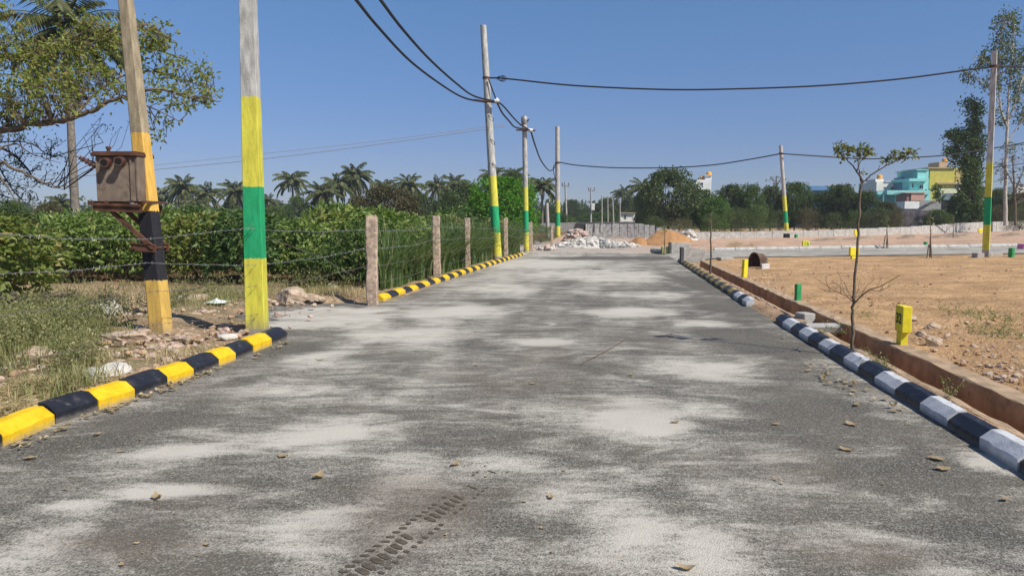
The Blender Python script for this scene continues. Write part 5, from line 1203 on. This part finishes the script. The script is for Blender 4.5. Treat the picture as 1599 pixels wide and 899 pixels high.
for i, (px, pb, pt, lb) in enumerate([(1384, 388, 340, 'staked sapling on the pink ground right of the main sapling'), (1452, 402, 335, 'staked sapling with two stakes by the side road'), (1037, 398, 352, 'thin twiggy sapling by the lime painted block'), (1488, 372, 338, 'faint thin sapling before the low wall near the tall plot pole')]):
    c = G(px, pb); sp = guided('sapling', lb, 'young tree', c.y, [[(px, pb, 0, .03), (px+1, (pb+pt)/2, 0, .02), (px+1, pt, 0, .008)]], [(px+1, pt+6, 6, 8, 12, 0)], mSapl, mBark, .10, .06, 2, .006, 63+i, ground=c)
    if i < 2:
        for dx, top in ((-5, 20), (3, 30)):
            m = MB(); a = P(px+dx*1.0, pb, c.y-.2); a.z = c.z; m.tube([a-Vector((0, 0, .1)), P(px+dx*.3, pb-top, c.y-.05)], .022, 6); m.build('stake', mBark, sp)
# tall trees at right
guided('white_trunked_tree', 'tall airy tree with a pale trunk behind the tall plot pole', 'tree', 64,
  [[(1570, 352, 0, .17), (1570, 300, 0, .15), (1571, 245, 0, .13), (1573, 200, 0, .11), (1575, 150, 0, .08), (1580, 90, 0, .05), (1584, 40, 0, .03)], [(1573, 200, 0, .10), (1562, 165, 0, .08), (1560, 110, 0, .06), (1562, 60, 0, .03), (1572, 25, 0, .02)], [(1573, 195, 0, .08), (1588, 150, 0, .07), (1600, 110, 0, .05), (1610, 80, 0, .03)], [(1562, 165, 0, .06), (1545, 140, 0, .04), (1515, 115, 0, .02)], [(1560, 110, 0, .05), (1540, 90, 0, .03), (1520, 90, 0, .015)], [(1571, 225, 0, .05), (1595, 190, 0, .04), (1612, 175, 0, .02)]],
  [(1572, 40, 20, 24, 50, 0), (1555, 80, 22, 25, 40, 0), (1535, 100, 16, 14, 22, 0), (1508, 118, 10, 8, 10, 0), (1590, 90, 26, 30, 60, 0), (1570, 120, 24, 26, 40, 0), (1595, 145, 20, 20, 34, 0), (1548, 135, 12, 10, 10, 0), (1560, 180, 14, 14, 12, 0), (1600, 180, 16, 16, 22, 0), (1577, 228, 10, 8, 8, 0), (1578, 22, 10, 6, 10, 0), (1530, 128, 10, 5, 5, 0)],
  mDarkLeaf, mBarkP, .30, .13, 10, .014, 71, .8, droop=.5, tuft=.45)
guided('creeper_tree', 'narrow dark creeper-covered tree left of the tall plot pole', 'tree', 66,
  [[(1518, 352, 0, .30), (1517, 300, 0, .28), (1520, 240, 0, .22), (1522, 190, 0, .16), (1524, 160, 0, .08)], [(1519, 260, 0, .12), (1500, 235, 0, .08), (1485, 215, 0, .04)], [(1520, 230, 0, .10), (1495, 210, 0, .05)], [(1519, 250, 0, .08), (1492, 245, 0, .04)]],
  [(1522, 170, 14, 14, 40, 0), (1522, 200, 12, 20, 50, 0), (1520, 235, 15, 22, 80, 0), (1518, 270, 17, 22, 100, 0), (1516, 305, 19, 22, 110, 0), (1514, 335, 22, 16, 90, 0), (1495, 212, 17, 10, 40, 0), (1488, 235, 12, 8, 26, 0), (1496, 248, 12, 8, 20, 0), (1538, 215, 6, 5, 5, 0), (1508, 160, 8, 5, 6, 0)],
  mMidLeaf, mBarkD, .26, .16, 14, .016, 72, .7, tuft=.45)
guided('twiggy_tree', 'leafless twiggy tree at the right edge beside the white-trunked tree', 'tree', 60, [[(1586, 352, 0, .10), (1584, 300, 0, .08), (1582, 262, 0, .05), (1580, 240, 0, .02)], [(1584, 300, 0, .05), (1600, 260, 0, .02)], [(1583, 290, 0, .05), (1565, 255, 0, .02)]], [(1582, 262, 26, 26, 60, 0), (1592, 300, 22, 20, 30, 0), (1560, 270, 16, 20, 20, 0)], mOlive, mBark, .2, .12, 1.2, .014, 73)
guided('leaning_tree', 'pale leaning trunk with a small green tuft in front of the coloured houses', 'tree', 69, [[(1431, 344, 0, .15), (1434, 329, 0, .15), (1448, 320, 0, .13), (1466, 311, 0, .10), (1470, 303, 0, .05)]], [(1468, 300, 7, 9, 14, 0), (1461, 296, 5, 5, 6, 0), (1471, 308, 5, 5, 5, 0)], mMidBright, mBarkP, .24, .15, 9, .012, 74, tuft=.3)
guided('twiggy_tree', 'bare twiggy tree top behind the thin leaning pole', 'tree', 80, [[(1215, 340, 0, .12), (1213, 300, 0, .09), (1212, 275, 0, .04)], [(1213, 290, 0, .05), (1203, 276, 0, .02)], [(1213, 292, 0, .05), (1222, 272, 0, .02)]], [(1212, 280, 16, 8, 24, 0)], mOlive, mBark, .2, .12, 1.5, .014, 75)
# distant woods: one uncountable band of crowns far away
m = MB(); rg = np.random.default_rng(8); n = 0; P_ = []
for _ in range(420):
    Yw = rg.uniform(230, 420); x = rg.uniform(-.95, .95)*Yw; hh_ = rg.uniform(4, 9)*(1 if x < .3*Yw else .9); rw = rg.uniform(4, 10)
    k = 130; d = rg.normal(size=(k, 3)); d /= np.linalg.norm(d, axis=1)[:, None]; P_.append(np.array([x, Yw, hh_*.5])+d*np.array([rw, rw*.6, hh_*.5])*rg.uniform(.7, 1.05, k)[:, None])
m.leaves(np.concatenate(P_), 1.7, 1.2, rg); tag(m.build('distant_woods', mDarkLeaf), 'hazy line of distant woods along the horizon', 'woods', None, 'stuff')
# ------------------------------------------------------------------ reeds, grass, weeds, straw
def blades(m, base, h, wd, rg, lean=.35, segs=4, mat=0):
    N = len(base); az = rg.uniform(0, 2*math.pi, N); d = np.stack([np.cos(az), np.sin(az), np.zeros(N)], 1); sdv = np.stack([-np.sin(az), np.cos(az), np.zeros(N)], 1)
    ln = np.abs(rg.normal(lean, lean*.5, N)); hh_ = h*rg.uniform(.55, 1.1, N); rows = []
    for k in range(segs+1):
        f = k/segs; c = base+d*(ln*hh_*f**2)[:, None]+np.array([0, 0, 1.])*(hh_*(f-.35*ln*f**2))[:, None]; w_ = wd*(1-f)**.7*.5+.0008
        rows += [c-sdv*w_, c+sdv*w_]
    v = np.stack(rows, 1).reshape(-1, 3); k2 = 2*(segs+1); fs = []
    for k in range(segs): fs.append(np.arange(N)[:, None]*k2+np.array([2*k, 2*k+1, 2*k+3, 2*k+2]))
    m.add(v, np.concatenate(fs), mat)
def hgt(x, y): return np.asarray(Hs(x, y))
rg = np.random.default_rng(15)
m = MB(); N = 12000; y = rg.uniform(14.6, 36, N); u = np.interp(y, [14, 33.6], [-4.85, -4.3])-np.abs(rg.normal(0, .9, N)); x = u+.13*y; x, y = x, y; keep = (u < -4.95+.03*(y-14)) & (x/y > -.178) & (fbm(x*1.3, y*1.3, 3, 77) > .36); x, y = x[keep], y[keep]
blades(m, np.stack([x, y, hgt(x, y)], 1), 1.6, .046, rg, .5, 5); tag(m.build('tall_reeds', mReed), 'tall green reed grass growing along the fence posts', 'reeds', None, 'stuff')
m = MB(); cl_ = []
for px, py, rx, ry, n in [(40, 560, 60, 50, 1500), (30, 500, 70, 30, 1500), (110, 610, 50, 22, 500), (340, 470, 60, 16, 700), (500, 460, 60, 8, 1200), (230, 465, 110, 12, 800), (300, 560, 60, 12, 260), (520, 462, 60, 8, 900), (150, 570, 30, 14, 160), (240, 430, 300, 10, 1600)]:
    c = G(px, py); wx = rx*c.y/F; wy = ry*c.y**2/(F*CAM_H); a = rg.normal(size=(n, 2))*.5; cl_.append(np.stack([c.x+a[:, 0]*wx, c.y+a[:, 1]*wy], 1))
q_ = np.concatenate(cl_); x, y = q_[:, 0], q_[:, 1]; u = x-.13*y; ok = (u < -4.6) & ~((u > -6.3) & (y > 10.5) & (y < 14.3)); x, y = x[ok], y[ok]
k = len(x)//2
blades(m, np.stack([x[:k], y[:k], hgt(x[:k], y[:k])], 1), .26, .008, rg, .5, 3, 0); blades(m, np.stack([x[k:], y[k:], hgt(x[k:], y[k:])], 1), .20, .007, rg, .6, 3, 1)
# leafy weed stems
wp = []; 
for px, py, rx, ry, n in [(55, 540, 65, 45, 560), (20, 510, 50, 40, 260), (120, 580, 30, 20, 60), (300, 470, 40, 14, 60), (400, 466, 30, 10, 40), (500, 455, 60, 8, 60)]:
    c = G(px, py); wx = rx*c.y/F; wy = ry*c.y**2/(F*CAM_H)
    for a in rg.normal(size=(n, 2))*.5:
        bx_, by2 = c.x+a[0]*wx, c.y+a[1]*wy
        if bx_-.13*by2 > -4.6: continue
        h = rg.uniform(.2, .55); e = np.array([rg.normal()*.12, rg.normal()*.12, h]); kk = int(22*h/.4); t = rg.uniform(.15, 1, kk)[:, None]; wp.append(np.array([bx_, by2, .05])+e*t+rg.normal(size=(kk, 3))*np.array([.05, .05, .02]))
        b0 = Vector((bx_, by2, .03)); m.tube([b0, b0+Vector(e)], [.003, .0015], 3, 0, False)
m.leaves(np.concatenate(wp), .044, .020, rg, 0, .0)
tag(m.build('verge_weeds', [mWeed, mStraw]), 'pale green weeds and dry grass on the left verge', 'weeds', None, 'stuff')
# undergrowth in the orchard and beyond the fence
m = MB(); N = 9000; y = rg.uniform(15.5, 32, N); x = rg.uniform(-.8, .0, N)*y; u = x-.13*y; ok = (u < -5.0) & (fbm(x*.7, y*.7, 3, 90) > .47); x, y = x[ok], y[ok]
blades(m, np.stack([x, y, hgt(x, y)], 1), .22, .015, rg, .5, 3, 0); tag(m.build('orchard_grass', mWeed), 'short grass under the orchard bushes', 'grass', None, 'stuff')
# straw heap at the left
m = MB()
for px, py, rx, ry, n in [(45, 615, 60, 18, 2600), (95, 612, 40, 16, 900), (20, 650, 40, 12, 700), (190, 605, 70, 8, 300), (330, 555, 40, 6, 160)]:
    c = G(px, py); wx = rx*c.y/F; wy = ry*c.y**2/(F*CAM_H); a = rg.normal(size=(n, 2))*.45; h = .13*np.exp(-(a**2).sum(1)*2.0)*rg.random(n); x = c.x+a[:, 0]*wx; y = c.y+a[:, 1]*wy; ok = (x-.13*y) < -4.52; x, y, h = x[ok], y[ok], h[ok]
    ax = rg.normal(size=(len(x), 3)); ax[:, 2] *= .25; m.leaves(np.stack([x, y, .07+h], 1), .13, .007, rg, 0, 0, ax*2)
tag(m.build('straw', mStraw), 'cut dry straw lying behind the near yellow and black kerb', 'straw', None, 'stuff')
# plot weeds
m = MB(); wp = []
for px, py, rx, ry, n in [(1525, 495, 28, 10, 40), (1565, 525, 40, 14, 46), (1590, 505, 20, 14, 20), (1350, 495, 18, 6, 8), (1380, 573, 10, 3, 10), (1482, 622, 6, 2, 5), (1300, 520, 16, 5, 8)]:
    c = G(px, py); wx = rx*c.y/F; wy = ry*c.y**2/(F*CAM_H)
    for a in rg.normal(size=(n, 2))*.5:
        bx_, by2 = c.x+a[0]*wx, c.y+a[1]*wy; z0 = float(Hs(bx_, by2)); h = rg.uniform(.05, .2); e = np.array([rg.normal()*.1, rg.normal()*.1, h]); kk = 14; t = rg.uniform(.1, 1, kk)[:, None]; wp.append(np.array([bx_, by2, z0])+e*t+rg.normal(size=(kk, 3))*.02)
        b0 = Vector((bx_, by2, z0-.01)); m.tube([b0, b0+Vector(e)], [.002, .001], 3, 0, False)
m.leaves(np.concatenate(wp), .03, .015, rg); tag(m.build('plot_weeds', mWeed), 'small sparse weeds on the bare plot and kerb strip', 'weeds', None, 'stuff')
# plastic scraps
for i, (px, py, lb, colr) in enumerate([(95, 487, 'crumpled pale green plastic scrap in the left weeds', (.55, .70, .62)), (340, 476, 'crumpled white plastic scrap right of the leaning pole', (.7, .78, .76))]):
    c = G(px, py); m = MB(); v = []; n = 9
    for a in range(n):
        for b in range(n): v.append((c.x+(a-4)*.045+rg.normal()*.015, c.y+(b-4)*.05+rg.normal()*.015, c.z+.05+abs(rg.normal())*.06*math.exp(-((a-4)**2+(b-4)**2)/9)))
    m.add(v, [(a*n+b, (a+1)*n+b, (a+1)*n+b+1, a*n+b+1) for a in range(n-1) for b in range(n-1)]); tag(m.build('plastic_scrap', M_('scrap%d' % i, colr, .4, .15, 6, .3), loc=c), lb, 'litter')
# ------------------------------------------------------------------ fallen leaves
def fleaf(m, c, L, rg, z0=0.0, mat=0, curl=.25):
    az = rg.uniform(0, 6.28); ca_, sa_ = math.cos(az), math.sin(az); K = 6; wd = L*rg.uniform(.38, .55); v = []; tw = rg.normal()*.25; cu = abs(rg.normal())*curl*.6+.04
    for i in range(K+1):
        f = i/K; w_ = wd*.62*math.sin(math.pi*(.04+.93*f))**.75*(1+rg.normal()*.13)
        for j, s_ in enumerate((-1, -.5, 0, .5, 1)):
            x = (f-.5)*L; y = s_*w_; z = (f-.5)**2*L*cu*3.2+abs(s_)**1.6*w_*(.05+cu*.4)+tw*s_*(f-.5)*L*.3+rg.normal()*L*.02
            v.append((c[0]+x*ca_-y*sa_, c[1]+x*sa_+y*ca_, z))
    zmin = min(p[2] for p in v); v = [(a, b, d-zmin+z0+.004) for a, b, d in v]
    m.add(v, [(i*5+j, (i+1)*5+j, (i+1)*5+j+1, i*5+j+1) for i in range(K) for j in range(4)], mat, True)
LV = [(47, 716, 22, 'tan leaf at the far left below the near kerb'), (245, 778, 26, 'curled dark brown leaf alone on the left of the road'), (441, 713, 18, 'tan leaf above the tilted green-brown leaf'), (497, 746, 24, 'greenish brown leaf left of the tyre track'), (711, 726, 20, 'olive tinged leaf just above the end of the tyre track'),
      (860, 778, 18, 'small dark curled leaf right of the tyre track'), (1072, 889, 32, 'large tan leaf at the bottom edge of the road'), (1054, 660, 15, 'tan leaf on the big pale dust patch'), (1212, 663, 17, 'brown leaf halfway between dust patch and right kerb'), (1322, 703, 24, 'large brown leaf in the right half of the road'),
      (1331, 664, 24, 'flat tan leaf above the large brown leaf'), (1463, 717, 26, 'round pale leaf near the right kerb'), (1472, 733, 24, 'dark curled leaf touching the round pale leaf'), (833, 600, 12, 'small leaf in the middle of the road'), (986, 586, 13, 'small greenish leaf right of the road centre'), (1211, 749, 11, 'tiny brown leaf below the road centre right'),
      (499, 563, 12, 'tiny leaf on the road near the end of the left near kerb'), (152, 679, 14, 'pale leaf close under the second near kerb block'), (190, 706, 12, 'thin tan leaf left of the dust streak'), (1338, 633, 18, 'tan leaf near the row of leaves by the right kerb'), (1570, 780, 18, 'pale sliver of leaf at the right edge of the road'), (190, 883, 14, 'tan leaf scrap at the bottom left corner'), (1525, 682, 12, 'reddish leaf by the last white kerb block'), (744, 571, 9, 'tiny far leaf left of the road centre')]
for px, py, wpx, lb in LV:
    c = G(px, py, .0); m = MB(); fleaf(m, c, wpx*c.y/F*1.0, rg, .003); tag(m.build('fallen_leaf', mLeafDry, loc=c), lb, 'leaf', 'single dry leaves on the road')
m = MB()
for (ax_, ay_), (bx_, by2), n, spr in [((90, 668), (150, 640), 18, 5), ((160, 642), (235, 612), 32, 5), ((240, 612), (300, 590), 26, 5), ((300, 590), (345, 572), 22, 4), ((20, 700), (110, 665), 14, 8), ((1240, 560), (1330, 610), 16, 8), ((1290, 580), (1440, 660), 16, 12), ((1215, 515), (1300, 575), 6, 5), ((380, 560), (450, 530), 14, 4)]:
    for _ in range(n):
        f = rg.random(); px = ax_+(bx_-ax_)*f+rg.normal()*3; py = ay_+(by2-ay_)*f+rg.normal()*spr*.5+3
        c = G(px, py); u = c.x-.13*c.y
        if u < -4.24 or u > 2.60: continue
        fleaf(m, c, rg.uniform(.035, .08), rg, .003+rg.random()*.012, 0, .45)
for _ in range(50):
    c = G(rg.uniform(0, 1599), rg.uniform(480, 890)); u = c.x-.13*c.y
    if -4.1 < u < 2.5: fleaf(m, c, rg.uniform(.012, .035), rg, .003)
tag(m.build('leaf_litter', mLeafDry), 'drifts of dry fallen leaves against both kerbs', 'leaf litter', None, 'stuff')
# dead twig on the road
a = G(975, 532); b = G(906, 570); m = MB(); m.tube([Vector((a.x, a.y, .01)), Vector((a.x+(b.x-a.x)*.5+.02, (a.y+b.y)/2, .012)), Vector((b.x, b.y, .008))], .004, 5); tag(m.build('twig', mTwig, loc=a), 'long thin twig lying on the middle of the road', 'twig')

# ------------------------------------------------------------------ air
hm, hnt, hout = newmat('thin_haze')
pv = nd(hnt, 'ShaderNodeVolumePrincipled', {'Color': (.80, .88, 1.0), 'Density': .0005, 'Anisotropy': .1}); hnt.links.new(pv.outputs[0], hout.inputs['Volume'])
m = MB(); m.box((-3400, -200, -1.5), (3400, 3600, 30)); tag(m.build('haze', hm), 'thin dry-season haze in the air', 'haze', None, 'stuff')
